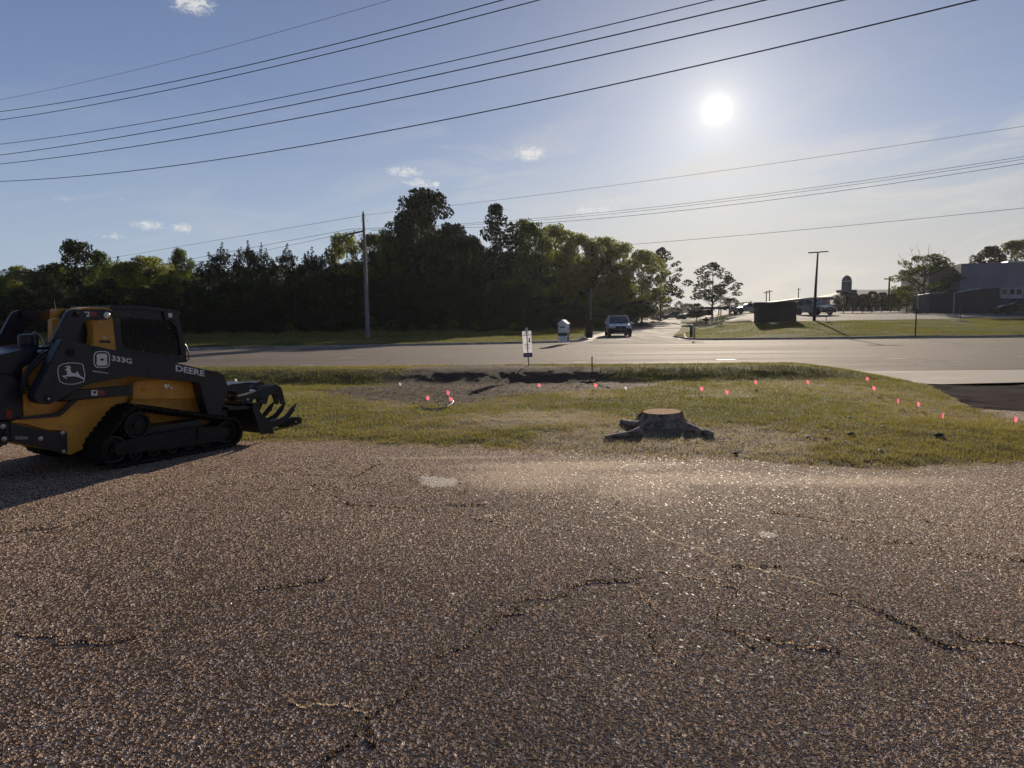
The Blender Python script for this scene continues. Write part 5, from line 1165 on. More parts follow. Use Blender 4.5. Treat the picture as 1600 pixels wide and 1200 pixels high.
# ================================================================== vehicles
def vmat(name, col, rough=.28, metal=.0): return simple(name, col, rough, metal, .04, 2, coat=.6)
M['car_white'] = vmat('white car paint', (.70, .70, .69)); M['car_dark'] = vmat('dark car paint', (.025, .027, .032)); M['car_grey'] = vmat('silver car paint', (.35, .36, .37), .3, .3); M['car_plastic'] = simple('black car plastic', (.012, .012, .014), .5)
M['glass'] = simple('car glass', (.012, .016, .02), .05, 0, .05); M['tyre'] = simple('tyre rubber', (.015, .015, .015), .8)
def car(name, body, label, cat, loc, rz, L=4.7, W=1.86, Hh=1.70, kind='suv'):
    """x forward"""
    e = empty(name, loc, rz); tag(e, label, cat); h = L / 2
    if kind == 'suv': low = [(-h, .48), (-h + .05, .95), (-h + .18, 1.08), (h - 1.35, 1.08), (h - .35, .96), (h - .06, .80), (h, .50), (h - .08, .26), (-h + .1, .26)]; gh = [(-h + .12, 1.06), (-h + .35, 1.50), (-h + .7, Hh - .07), (h - 2.1, Hh - .03), (h - 1.35, 1.10)]
    else: low = [(-h, .45), (-h + .05, .85), (-h + .4, .95), (h - 1.3, .95), (h - .3, .82), (h - .04, .65), (h, .42), (h - .08, .24), (-h + .1, .24)]; gh = [(-h + .45, .94), (-h + 1.1, Hh - .06), (h - 2.2, Hh - .02), (h - 1.25, .96)]
    # body in cross sections: narrower at the ends
    mb = MB(); n = len(low)
    def halfw(x, z): return W / 2 * (1 - .10 * abs(x / h) ** 6) * (1 - .05 * max(0, (z - .8)))
    for s_ in (1,):
        ysec = np.linspace(-1, 1, 7); vs = []
        for k, u in enumerate(ysec):
            ins = .05 * abs(u) ** 6
            for x, z in low: xx = x * (1 - ins * .6); zz = z - (.04 * abs(u) ** 4 if z > .7 else 0); vs.append((xx * (1 - .02 * abs(u) ** 3), u * halfw(x, z), zz))
        fs = [(k * n + i, k * n + (i + 1) % n, (k + 1) * n + (i + 1) % n, (k + 1) * n + i) for k in range(6) for i in range(n)] + [tuple(range(n))[::-1], tuple(6 * n + i for i in range(n))]
        mb.add(vs, fs)
    mb.build('body', M[body], e, .03)
    def ghouse(ins, top, mat, nm, bev):
        mb = MB(); m = len(gh); vs = []
        for u in (-1, 1):
            for x, z in gh: t = (z - 1.0) / (Hh - 1.0); wv = (W / 2 - .06) * (1 - .17 * t) - ins; vs.append((x, u * wv, z))
        mb.add(vs, [tuple(range(m))[::-1], tuple(range(m, 2 * m))] + [(i, (i + 1) % m, (i + 1) % m + m, i + m) for i in range(m)]); return mb.build(nm, mat, e, bev)
    ghouse(0, 0, M['glass'], 'window_glass', .02)
    # roof skin and pillars
    mb = MB(); tops = [p for p in gh if p[1] > Hh - .12]; xa, xb = min(p[0] for p in tops), max(p[0] for p in tops); wt = (W / 2 - .06) * .84
    mb.box((xa - .03, -wt, Hh - .07), (xb + .03, wt, Hh)); mb.build('roof', M[body], e, .03)
    for u in (-1, 1):
        for (p, q) in [(gh[0], gh[1]), (gh[-2], gh[-1])] + ([(((gh[1][0] + gh[-2][0]) / 2 + .1, Hh - .05), ((gh[1][0] + gh[-2][0]) / 2 + .15, 1.04))]):
            def pt(c): t = (c[1] - 1.0) / (Hh - 1.0); return Vector((c[0], u * ((W / 2 - .06) * (1 - .17 * t) + .004), c[1]))
            mb = MB(); mb.tube([pt(p), pt(q)], .035, 6); mb.build('pillar', M[body], e)
        if kind == 'suv': mb = MB(); mb.tube([(xa + .1, u * (wt - .06), Hh), (xa + .2, u * (wt - .06), Hh + .055), (xb - .2, u * (wt - .06), Hh + .055), (xb - .1, u * (wt - .06), Hh)], .02, 6); mb.build('roof_rail', M['car_grey'], e)
        mb = MB(); mb.obox((gh[-1][0] - .15, u * (W / 2 + .10), 1.12), (.06, 0, 0), (0, .11, 0), (0, 0, .075)); mb.build('wing_mirror', M[body], e, .03)
        mb = MB(); mb.obox((h - .17, u * (W / 2 - .30), .80), (.10, u * -.0, 0), (0, .20, 0), (0, 0, .06)); mb.build('headlight', M['lens'], e, .02)
        mb = MB(); mb.obox((-h + .06, u * (W / 2 - .2), .92), (.05, 0, 0), (0, .16, 0), (0, 0, .09)); mb.build('tail_light', M['redlens'], e, .02)
        for wx in (h - .92, -h + .92):
            mb = MB(); mb.lathe([(.20, -.10), (.33, -.11), (.355, -.07), (.355, .07), (.33, .11), (.20, .10)], (wx, u * (W / 2 - .12), .355), 'y', 20); wh = mb.build('wheel', M['tyre'], e)
            mb = MB(); mb.lathe([(.05, -.115), (.10, -.10), (.21, -.11), (.21, .11), (.10, .10), (.05, .115)], (wx, u * (W / 2 - .12), .355), 'y', 14); mb.build('rim', M['car_grey'], wh)
            mb = MB(); mb.lathe([(.36, 0), (.43, .0), (.43, .012), (.36, .012)], (wx, u * (W / 2) - .006, .37), 'y', 22); mb.build('wheel_arch', M['car_plastic'], e)
    mb = MB(); mb.prism([(h - .02, .26), (h + .03, .32), (h + .03, .56), (h - .02, .60), (h - .15, .56), (h - .15, .26)], -W / 2 * .92, W / 2 * .92); mb.build('front_bumper', M['car_plastic'] if kind == 'suv' else M[body], e, .02)
    if kind == 'suv': mb = MB(); mb.prism([(h - .10, .24), (h + .01, .26), (h + .01, .70), (h - .10, .72)], -W / 2 * .99, W / 2 * .99); mb.build('lower_fascia', M['car_plastic'], e, .03)
    mb = MB(); mb.prism([(h - .03, .60), (h + .035, .60), (h - .0, .86), (h - .06, .88)], -.42, .42); gr = mb.build('grille', M['car_plastic'], e, .01)
    mb = MB(); mb.box((h - .03, -.46, .585), (h + .045, .46, .61)); mb.build('grille_trim', M['car_grey'], gr)
    mb = MB(); mb.box((h + .0, -.5, .30), (h + .045, .5, .345)); mb.build('skid_plate', M['car_grey'], e)
    mb = MB(); mb.lathe([(.05, 0), (.05, .02), (.03, .03)], (h + .0, 0, .73), 'x', 12); mb.build('badge', M['car_grey'], gr)
    return e
b = onG(967, 526.5); sd_ = math.atan2(1, .228)
car('suv', 'car_white', 'white suv with a dark lower front waiting at the mouth of the side road', 'suv', (b.x + .25, b.y + 2.3, b.z + .0), -(math.pi - sd_) + R(10))
for px, py, Y, body, lb, rz, kind in [(1590, 488, 78, 'car_dark', 'dark suv parked in front of the grey building at the right edge', R(172), 'suv'), (1272, 499, 82, 'car_grey', 'pale pickup-like suv half hidden behind the lamp post and the black box', R(-70), 'suv'),
                             (1168, 495, 105, 'car_grey', 'silver car parked left of the black box in the car park', R(185), 'sedan'), (1050, 495, 150, 'car_dark', 'dark car parked at the crest just right of the side road', R(180), 'sedan'), (1079, 495, 140, 'car_dark', 'dark boxy vehicle parked behind the small lawn strip', R(182), 'suv')]:
    b = at(px, py, Y); z = float(gz(b.x, Y)) + .05; car('parked_car', body, lb, 'car', (b.x, Y, z), rz, kind=kind, Hh=1.7 if kind == 'suv' else 1.45)

# ================================================================== small structures
# white kiosk (drop box) with a little gabled roof
b = onG(881, 535, .12); e = empty('drop_box', b, R(-22)); tag(e, 'small white kiosk with a gabled roof and a green band on the far verge', 'drop box')
k = b.y / F; wv, dv, hv = 13.5 * k, 15 * k, 29 * k
mb = MB(); mb.box((-wv / 2, -dv / 2, 0), (wv / 2, dv / 2, hv)); mb.build('box_body', simple('bright white panel', (.86, .86, .85), .7, spec=.1), e, .01)
mb = MB(); mb.prism([(-wv / 2 - .05, hv), (0, hv + .26), (wv / 2 + .05, hv), (wv / 2 + .05, hv - .04), (-wv / 2 - .05, hv - .04)], -dv / 2 - .05, dv / 2 + .05); mb.build('roof', simple('bright white panel', (.86, .86, .85), .7, spec=.1), e, .01)
M['green'] = simple('green panel', (.03, .10, .07), .5)
mb = MB(); mb.box((-wv / 2 - .006, -dv / 2 - .006, hv * .36), (wv / 2 + .006, dv / 2 + .006, hv * .52)); mb.build('green_band', M['green'], e)
mb = MB(); mb.box((wv / 2 + .002, -.16, hv * .05), (wv / 2 + .012, .16, hv * .32)); mb.build('hatch', M['dark'], e)
mb = MB(); mb.box((wv / 2 + .002, -.08, hv * .65), (wv / 2 + .01, .10, hv * .82)); mb.build('notice', simple('tan notice', (.4, .3, .18), .6), e)
mb = MB(); mb.box((-wv * .3, -dv / 2 - .012, hv * .80), (wv * .3, -dv / 2 - .002, hv * .86)); mb.build('slot', M['dark'], e)
# yard sign
b = at(826.5, 577, 20.6); b.z = float(zi(b.x, b.y)) - .05; t = at(822.5, 513, b.y); k = b.y / F
e = empty('yard_sign', b, R(-38)); tag(e, 'narrow white and blue yard sign on a thin stake at the road bank', 'sign'); hh = t.z - b.z
e.rotation_euler = (0, R(-3.5), R(-34))
mb = MB(); mb.obox((0, .0, hh * .5), (.014, 0, 0), (0, .014, 0), (0, 0, hh * .5)); mb.build('stake', M['steel'], e)
sw, s0, s1 = .155, .30, 1.06; s0 = hh - (558 - 513) * k; s1 = hh - 4 * k
M['coroplast'] = simple('white corrugated plastic', (.75, .75, .75), .5); add_translucency(M['coroplast'], .6, (.8, .8, .82))
mb = MB(); mb.box((-sw, -.018, s0), (sw, -.012, s1)); pn = mb.build('sign_panel', M['coroplast'], e)
mb = MB(); mb.box((-.04, -.02, s1 - .03), (.04, -.004, hh + .02)); mb.build('top_clip', M['white'], e, .01)
M['navy'] = simple('navy blue print', (.03, .04, .14), .5); sh = s1 - s0
for z0_, z1_, x0_, x1_, mt in [(0, .165, -1, 1, 'navy'), (.83, .86, -.8, .9, 'navy')]: mb = MB(); mb.box((sw * x0_, -.0205, s0 + sh * z0_ + .001), (sw * x1_, -.0185, s0 + sh * z1_)); mb.build('print_band', M[mt], pn)
mb = MB(); mb.prism([(sw * .3, s0 + sh * .56), (sw * .72, s0 + sh * .56), (sw * .66, s0 + sh * .70), (sw * .52, s0 + sh * .78), (sw * .40, s0 + sh * .66)], -.0205, -.0185); mb.build('print_mark', M['green'], pn)
def sign_text(txt, z, hgt, wid, mat):
    cu = bpy.data.curves.new('t', 'FONT'); cu.body = txt; cu.size = 1; cu.offset = .02; tmp = bpy.data.objects.new('tmp', cu); COL.objects.link(tmp); dg = bpy.context.evaluated_depsgraph_get(); dg.update()
    me = bpy.data.meshes.new_from_object(tmp.evaluated_get(dg)); bpy.data.objects.remove(tmp); V = np.array([v.co[:] for v in me.vertices]); a, b_, c, d = V[:, 0].min(), V[:, 0].max(), V[:, 1].min(), V[:, 1].max()
    for v in me.vertices: v.co = (-wid / 2 + (v.co.x - a) / (b_ - a) * wid, -.0222, z + (v.co.y - c) / (d - c) * hgt)
    me.materials.clear(); me.materials.append(mat); o = bpy.data.objects.new('lettering', me); COL.objects.link(o); o.parent = pn
sign_text('Right', s0 + sh * .43, sh * .065, sw * 1.2, M['navy']); sign_text('Tree', s0 + sh * .33, sh * .06, sw * 1.1, M['navy']); sign_text('AVAILABLE', s0 + sh * .05, sh * .07, sw * 1.6, M['white']); sign_text('NOW', s0 + sh * .90, sh * .05, sw * .9, M['navy'])
# marker flags
def flag(px, py, i, size=1., mt='pink'):
    """py is the row of the flag's middle"""
    p = G(px, py + 9, .05); 
    for _ in range(4):
        zz = float(zi(p.x, p.y)); p = G(px, py + 7. + 110 / p.y * .9, zz)
    k = p.y / F; hp = 7 * k + .09; e = empty('marker_flag', (p.x, p.y, zz - .02), random.uniform(-.6, .6)); 
    mb = MB(); ln = random.uniform(-.03, .03); mb.tube([(0, 0, 0), (ln * .5, 0, hp * .6), (ln, .0, hp + .03)], .0022, 5); mb.build('wire_stem', M['dark'], e)
    s_ = .072 * size; rs = random.Random(i); fold = rs.uniform(.2, .5); vs = []; nu, nv = 5, 4
    for a in range(nu + 1):
        for c in range(nv + 1): u, v = a / nu, c / nv; vs.append((ln + u * s_ * rs.uniform(.92, 1.05) * (1 - .2 * v), math.sin(u * 3 + rs.uniform(0, .4)) * s_ * fold * u, hp + .03 - v * s_ * 1.0 - u * s_ * .45))
    fs = [(a * (nv + 1) + c, (a + 1) * (nv + 1) + c, (a + 1) * (nv + 1) + c + 1, a * (nv + 1) + c + 1) for a in range(nu) for c in range(nv)]
    mb = MB(); mb.add(vs, fs, True); mb.build('flag_sheet', M[mt], e); return e
FGp = 'small marker flags stuck in the grass strip'
flags = [(367, 592, 'flagwhite', 'pale marker flag nearest the loader, above its grapple'), (624, 598, 'flagwhite', 'pale marker flag at the left edge of the dirt patch'),
 (666, 618, 'pink', 'pink marker flag leftmost of the three close together on the dirt patch'), (699, 610, 'pink', 'pink marker flag highest of the three close together on the dirt patch'), (703, 620, 'pink', 'pink marker flag rightmost of the three on the dirt patch, beside the curved pipe'),
 (840, 599, 'pink', 'pink marker flag below and right of the yard sign'), (927, 599, 'pink', 'pink marker flag at the foot of the leaning stake and the green post'), (975, 604, 'flagwhite', 'tiny pale marker flag right of the fallen green post'),
 (1093, 604, 'pink', 'pink marker flag directly behind the tree stump to its right'), (1133, 609, 'pink', 'pink marker flag second from the left in the row right of the stump'), (1177, 594, 'pink', 'pink marker flag high on the bank, third in the row right of the stump'),
 (1261, 594, 'pink', 'pink marker flag high on the bank near the middle of the right half'), (1352, 589, 'pink', 'pink marker flag closest to the concrete apron'), (1363, 603, 'pink', 'pink marker flag just below the one closest to the apron'),
 (1402, 622, 'pink', 'pink marker flag left of the close pair below the apron corner'), (1431, 627, 'pink', 'pink marker flag right of the close pair below the apron corner'), (1471, 644, 'pink', 'pink marker flag second from the right edge of the strip'), (1583, 650, 'pink', 'pink marker flag by the dark driveway at the right edge')]
for i, (px, py, mt, lb) in enumerate(flags): tag(flag(px, py, i, .8 if mt == 'flagwhite' else 1.1, mt), lb, 'flag', FGp)
# leaning stake and fallen green post with pale end, curved pipe, twig
def zpt(px, py, lift=0.):
    p = G(px, py, .1)
    for _ in range(5): zz = float(zi(p.x, p.y)) + lift; p = G(px, py, zz)
    return p
p = zpt(923, 597); t = at(925, 559, p.y); e = empty('leaning_stake', p); tag(e, 'thin dark leaning stake in the bank right of the yard sign', 'stake'); d = t - p; mb = MB(); mb.tube([(0, 0, 0), tuple(d * .5 + Vector((.02, 0, 0))), tuple(d)], [.018, .015, .016], 8); mb.build('shaft', M['bark'], e); mb = MB(); mb.obox(tuple(d), (.018, 0, .003), (0, .015, 0), (0, 0, .03)); mb.build('head', M['dark'], e, .005)
a, b = zpt(905, 598, .06), zpt(962, 583, .12); M['postgreen'] = simple('green painted steel', (.03, .07, .045), .45)
e = empty('fallen_post', a); tag(e, 'fallen green metal post with a bright end lying on the bank', 'post'); mb = MB(); mb.tube([(.35, .03, .0), tuple(b - a)], .022, 8); mb.build('shaft', M['postgreen'], e); mb = MB(); mb.tube([(0, 0, 0.02), (.07, .0, .03)], [.03, .035], 10); mb.build('bright_end', M['white'], e, .004); mb = MB(); mb.tube([(.07, 0, .02), (.2, .01, -.01), (.35, .03, 0)], .02, 8); mb.build('dark_joint', M['dark'], e)
pp = [zpt(660, 636, .02), zpt(666, 638, .02), zpt(676, 639.5, .02), zpt(690, 638, .03), zpt(700, 635, .04), (zpt(707, 630, .07)), zpt(708, 626, .10), zpt(705, 624, .08)]
mb = MB(); mb.tube(pp, .012, 10); tag(mb.build('curved_pipe', simple('grey plastic pipe', (.22, .22, .22), .4)), 'curved grey plastic pipe half buried in the dirt patch', 'pipe')
# stump
def stump():
    c = G(1034, 672); k = c.y / F; e = empty('tree_stump', (c.x, c.y, float(zi(c.x, c.y)) - .03)); tag(e, 'freshly cut tree stump with flaring roots and a pale sawn top in the grass', 'tree stump')
    n, m = 96, 26; rt, hh = 30.5 * k, 25 * k; flares = [(2.95, .75, 9), (3.55, .28, 14), (4.3, .16, 12), (5.1, .2, 10), (5.9, .33, 12), (6.25, .5, 14), (1.0, .3, 9), (2.0, .3, 9)]
    V = []
    for j in range(m + 1):
        v = j / m; z = hh * v
        for i in range(n):
            a = 2 * math.pi * i / n; r = rt * (1 + .50 * (1 - v) ** 1.25)
            for fa, fr, sharp in flares: dd = math.cos(a - fa); r += rt * fr * .8 * (1 - v) ** 3.0 * max(0, dd) ** (sharp * 2)
            nz = float(vnoise(np.array([a * 6.]), np.array([v * 2.]), 1.4, 71, 3)[0]) - .5; r *= 1 + .22 * nz + .025 * math.sin(a * 23 + v * 3) + .02 * math.sin(a * 41 + v * 9)
            tilt = .03 * math.cos(a) * v + .02 * math.sin(a) * v; V.append((r * math.cos(a), r * math.sin(a) * .95, z + tilt * rt * (v > .9)))
    Fq = [(j * n + i, j * n + (i + 1) % n, (j + 1) * n + (i + 1) % n, (j + 1) * n + i) for j in range(m) for i in range(n)]
    mb = MB(); mb.add(V, Fq, True); bark = simple('stump bark', (.22, .175, .135), .95, 0, .7, 9, 1., 28, dirt=(.40, .32, .24), dirt_amt=.7); mb.build('bark', bark, e)
    mt, t_ = newmat('sawn wood'); v = t_.n('ShaderNodeTexCoord').outputs['Object']; rr = t_.vm('LENGTH', t_.vm('MULTIPLY', v, (1, 1, 0))); wv = t_.m('SINE', t_.m('MULTIPLY', t_.m('ADD', rr, t_.m('MULTIPLY', t_.noise(v, 6, 3), .03)), 260))
    cc = t_.mix(t_.rng(wv, -1, 1, 0, .35), (.66, .47, .30), (.48, .32, .19)); cc = t_.mix(t_.rng(t_.noise(v, 5, 4), .58, .68, 0, .6), cc, (.22, .09, .05)); cc = t_.mix(t_.rng(rr, rt * .93, rt * .99), cc, (.10, .07, .05))
    p_ = t_.n('ShaderNodeBsdfPrincipled', Base__Color=cc, Roughness=1.); p_.inputs['Specular IOR Level'].default_value = .0; t_.n('ShaderNodeOutputMaterial', Surface=p_)
    top = V[m * n:]; mb = MB(); mb.add([(x * .985, y * .985, z + .004) for x, y, z in top] + [(0, 0, hh + .004)], [(i, (i + 1) % n, n) for i in range(n)]); mb.build('sawn_top', mt, e)
    def root(pts, rad):
        mb = MB(); mb.tube([(pt.x - e.location.x, pt.y - e.location.y, pt.z - e.location.z) for pt in pts], rad, 10); o = mb.build('root', bark, e)
    root([zpt(1000, 676, .05), zpt(985, 678, .05), zpt(965, 681, .025), zpt(946, 684, .012)], [.09, .045, .04, .03]); root([zpt(1070, 668, .06), zpt(1085, 671, .03), zpt(1096, 675, .01)], [.09, .06, .04])
    root([zpt(1098, 676, .03), zpt(1106, 676, .05), zpt(1115, 679, .03)], [.04, .045, .03]); root([zpt(1000, 665, .06), zpt(985, 662, .04), zpt(972, 659, .03)], [.08, .05, .045])
    return e
stump()
# chips, clods and litter
def chips():
    n = 9000; pick = RNG.uniform(0, 1, n); x = np.empty(n); y = np.empty(n); s = G(1030, 686)
    a = pick < .45; b = (pick >= .45) & (pick < .8); c = pick >= .8
    x[a] = RNG.normal(-.6, 2.0, a.sum()); y[a] = RNG.uniform(12.2, 18.4, a.sum()); x[b] = RNG.normal(s.x + .6, 2.0, b.sum()); y[b] = RNG.normal(s.y - .5, .8, b.sum()); x[c] = RNG.uniform(-6, 8, c.sum()); y[c] = RNG.uniform(8.6, 15, c.sum())
    k = in_poly(x, y, ISL) & ((~a) | (RNG.uniform(0, 1, n) < dirtf(x, y))); x, y = x[k], y[k]; z = zi(x, y) + .012; n = len(x)
    L_ = RNG.uniform(.010, .045, n) * np.where(y > 12, 1.3, .8); W_ = L_ * RNG.uniform(.10, .35, n); th = RNG.uniform(0, 6.28, n); tl = RNG.normal(0, .35, n); V = np.empty((n, 8, 3))
    for q, (u, v, t) in enumerate([(-1, -1, 0), (1, -1, 0), (1, 1, 0), (-1, 1, 0), (-1, -1, 1), (1, -1, 1), (1, 1, 1), (-1, 1, 1)]):
        dx, dy = u * L_ / 2, v * W_ / 2; V[:, q, 0] = x + np.cos(th) * dx - np.sin(th) * dy; V[:, q, 1] = y + np.sin(th) * dx + np.cos(th) * dy; V[:, q, 2] = z + np.sin(tl) * dx + t * .004
    f = np.array([(0, 3, 2, 1), (4, 5, 6, 7), (0, 1, 5, 4), (1, 2, 6, 5), (2, 3, 7, 6), (3, 0, 4, 7)]); Fq = (f[None] + (np.arange(n) * 8)[:, None, None]).reshape(-1, 4)
    mt, t_ = newmat('wood chips'); g = t_.n('ShaderNodeNewGeometry').outputs['Random Per Island']; r = t_.n('ShaderNodeValToRGB', Fac=g); cr = r.color_ramp; cr.elements[0].color = (.06, .042, .03, 1); cr.elements[1].color = (.55, .45, .34, 1)
    for p_, c_ in ((.5, (.17, .11, .072)), (.85, (.34, .25, .165))): el_ = cr.elements.new(p_); el_.color = (*c_, 1)
    t_.n('ShaderNodeOutputMaterial', Surface=t_.n('ShaderNodeBsdfPrincipled', Base__Color=r.outputs[0], Roughness=.8))
    return tag(np_mesh('wood_chips', V.reshape(-1, 3), Fq, mt), 'scattered wood chips and dry twigs over the dirt patch and round the stump', 'wood chips', kind='stuff')
chips()
def clod(px, py, sz, mat, label, cat, name, group, i):
    p = zpt(px, py, .01); rs = random.Random(i); mb = MB(); n = 9; prof = []
    vs = []; 
    for j in range(6):
        ph = math.pi * j / 5
        for q in range(n): a = 2 * math.pi * q / n; r = sz * rs.uniform(.7, 1.15); vs.append((r * math.sin(ph) * math.cos(a) * 1.3, r * math.sin(ph) * math.sin(a), r * math.cos(ph) * .5 + sz * .25))
    fs = [(j * n + q, j * n + (q + 1) % n, (j + 1) * n + (q + 1) % n, (j + 1) * n + q) for j in range(5) for q in range(n)]; mb.add(vs, fs); return tag(mb.build(name, mat, loc=p), label, cat, group)
M['soil'] = simple('dark soil', (.035, .03, .026), .95, 0, .4, 20, .6, 60); M['paper'] = simple('pale litter', (.6, .58, .54), .7)
for i, (px, py, sz, lb) in enumerate([(1467, 681, .055, 'largest dark clod lying in the grass below the rightmost flags'), (1330, 679, .05, 'dark flat clod in the middle of the right grass'), (1290, 686, .03, 'small dark clod left of the middle of the right grass'), (1149, 709, .03, 'small dark clod below the stump to its right')]): clod(px, py, sz, M['soil'], lb, 'soil clod', 'soil_clod', 'dark clods in the grass', i)
for i, (px, py, sz) in enumerate([(1328, 652, .03), (1263, 682, .03), (1271, 686, .02), (1295, 674, .025), (1380, 667, .03), (1410, 671, .022), (1376, 704, .03), (1322, 690, .02), (1265, 722, .025), (1545, 672, .02), (803, 638, .018), (730, 681, .02)]): clod(px, py, sz, M['paper'], 'small pale scrap lying in the grass, one of several alike', 'litter', 'litter_scrap', 'pale scraps in the grass', 40 + i)['label'] = 'small pale scrap in the grass ' + ['right of the middle, closest to the flags', 'left of the flat dark clod', 'just below its twin scrap', 'between the small clod and the flat clod', 'above and right of the flat dark clod', 'halfway from the flat clod to the largest clod', 'near the asphalt edge right of the middle', 'just under the flat dark clod', 'at the asphalt edge below the middle clods', 'close to the right edge of the photo', 'below the yard sign, above the asphalt', 'left of the stump on the open turf'][i]
# timber stick by the grapple
a, b = zpt(466, 664, .03), zpt(484, 663.5, .03); mb = MB(); mb.tube([a, b], [.012, .008], 7); tag(mb.build('stick', simple('pale split wood', (.6, .5, .36), .7)), 'pale broken stick in the grass at the tip of the grapple', 'stick')

# ================================================================== right-hand background
# black enclosure / backlit board box on the lawn
b = onG(1188, 507); b2 = onG(1258, 506); k = b.y / F; wv = b2.x - b.x + .1; M['boxblack'] = simple('matt black cladding', (.012, .011, .014), .7, 0, .25, 2)
e = empty('display_box', (b.x, b.y, b.z + .05), R(3)); tag(e, 'large black box standing on low feet on the lawn, casting a long shadow', 'display box'); hb = 34 * k
mb = MB(); mb.box((-.25, 0, .16), (wv, .9, hb - .12)); mb.build('box_body', M['boxblack'], e, .02)
mb = MB(); mb.box((-.3, -.04, hb - .14), (wv + .05, .94, hb - .02)); mb.build('top_frame', M['boxblack'], e, .02)
for q in range(6): mb = MB(); x = -.2 + (wv + .1) * q / 5; mb.box((x - .035, -.02, .14), (x + .035, .0, hb - .12)); mb.build('rib', M['boxblack'], e)
for q, (x0_, x1_) in enumerate([(-.25, -.1), (.35, .5), (.75, .95), (wv * .63, wv * .7), (wv - .2, wv - .02)]): mb = MB(); mb.box((x0_, .1, -.12), (x1_, .8, .17)); mb.build('foot', M['polewhite'] if q < 3 else M['boxblack'], e)
# mailbox-like items on the lawn
b = onG(1080, 526, .1); e = empty('bollard', b); tag(e, 'dark bollard with a pale cap near the left end of the lawn', 'bollard'); hh = 18 * b.y / F; mb = MB(); mb.lathe([(.11, 0), (.11, hh * .9), (.09, hh * .93)], (0, 0, 0), 'z', 16); mb.build('post_body', M['dark'], e); mb = MB(); mb.lathe([(.12, hh * .9), (.12, hh), (.05, hh * 1.05)], (0, 0, 0), 'z', 16); mb.build('cap', M['white'], e)
b = onG(1084.5, 531, .1); e = empty('slim_marker', b); tag(e, 'slim pale marker stake just right of the dark bollard', 'stake'); hh = 19 * b.y / F; mb = MB(); mb.box((-.05, -.03, 0), (.05, .03, hh)); mb.build('post_body', M['polewhite'], e); mb = MB(); mb.obox((.08, 0, hh * .9), (.12, 0, .02), (0, .02, 0), (0, 0, .04)); mb.build('cross_piece', M['dark'], e)
b = onG(1103, 507.5, .15); e = empty('hydrant', b); tag(e, 'red fire hydrant-like fitting behind the lawn', 'hydrant'); k = b.y / F; red = simple('faded red paint', (.22, .04, .03), .6); mb = MB(); mb.lathe([(.16, 0), (.13, .05), (.11, 5 * k), (.22, 6 * k), (.22, 9 * k), (.12, 11 * k), (.05, 12 * k)], (0, 0, 0), 'z', 16); mb.build('barrel', red, e); mb = MB(); mb.lathe([(.10, -.45), (.10, .45)], (0, 0, 8 * k), 'x', 12); mb.build('nozzle', red, e)
def sapling(px, py, top, label, leafy):
    b = onG(px, py, .1); t = at(px, top, b.y); hh = t.z - b.z; e = empty('sapling', b); tag(e, label, 'sapling', ); rs = random.Random(px); mb = MB(); mb.tube([(0, 0, 0), (.03, 0, hh)], [.03, .012], 6)
    for q in range(9): z = hh * rs.uniform(.2, .9); a = rs.uniform(0, 6.28); l_ = hh * .35 * rs.uniform(.5, 1); mb.tube([(0, 0, z), (math.cos(a) * l_, math.sin(a) * l_, z + l_ * 1.1)], [.014, .005], 4)
    mb.build('stem', M['bark'], e); mb = MB(); mb.lathe([(.75, 0), (.6, .06), (.1, .10)], (0, 0, 0), 'z', 18); mb.build('mulch_ring', M['soil'], e)
    if leafy:
        P = RNG.normal(size=(260, 3)) * np.array([.35, .35, .30]) + np.array([0, 0, hh * .72]); V, Fq = leaf_quads(P, .14); o = np_mesh('crown', V, Fq, M['leaf'], e)
sapling(1500, 502, 484, 'small bare sapling in a mulch ring at the back of the right lawn', 0); sapling(1127, 509, 496, 'small dark sapling in a mulch ring beside the lone layered pine', 1); sapling(1291, 504, 493, 'small sapling right of the lamp post foot', 0)
# grey commercial building
M['brown_siding'] = simple('brown grey siding', (.36, .32, .285), .8, 0, .12, .5, .2, 20); M['blue_siding'] = simple('slate blue cladding', (.20, .215, .26), .6, 0, .1, .5); M['darkwall'] = simple('charcoal wall', (.075, .073, .075), .8, 0, .15, 1); M['trim'] = simple('pale metal trim', (.45, .46, .48), .5); M['brick'] = simple('red brown brick', (.13, .07, .05), .85, 0, .2, 1, .2, 30)
M['greyroof'] = simple('grey shingle roof', (.12, .12, .12), .8, 0, .15, .8, .2, 12)
e = empty('grey_building', at(1560, 488, 90)); e.location.z = float(gz(e.location.x, 90)); tag(e, 'flat-roofed grey and slate blue commercial building at the right edge', 'building'); o0 = Vector(e.location)
def wallq(pa, Ya, pb, Yb, mat, name, par, bevel=0, thick=.3, base=None):
    """vertical wall slab between two photographed corners (px, top row) at distances Ya, Yb, down to the ground"""
    A = at(pa[0], pa[1], Ya) - o0; B = at(pb[0], pb[1], Yb) - o0; d = (Vector((B.x, B.y)) - Vector((A.x, A.y))); nrm = Vector((-d.y, d.x)).normalized() * thick; z0_ = -.3 if base is None else base
    if nrm.y < 0: nrm = -nrm
    vs = [(A.x, A.y, z0_), (B.x, B.y, z0_), (B.x + nrm.x, B.y + nrm.y, z0_), (A.x + nrm.x, A.y + nrm.y, z0_), (A.x, A.y, A.z), (B.x, B.y, B.z), (B.x + nrm.x, B.y + nrm.y, B.z), (A.x + nrm.x, A.y + nrm.y, A.z)]
    mb = MB(); mb.add(vs, [(0, 3, 2, 1), (4, 5, 6, 7), (0, 1, 5, 4), (1, 2, 6, 5), (2, 3, 7, 6), (3, 0, 4, 7)]); return mb.build(name, mat, par)
wallq((1503, 428), 106, (1563, 414), 91, M['brown_siding'], 'wall', e, thick=8)
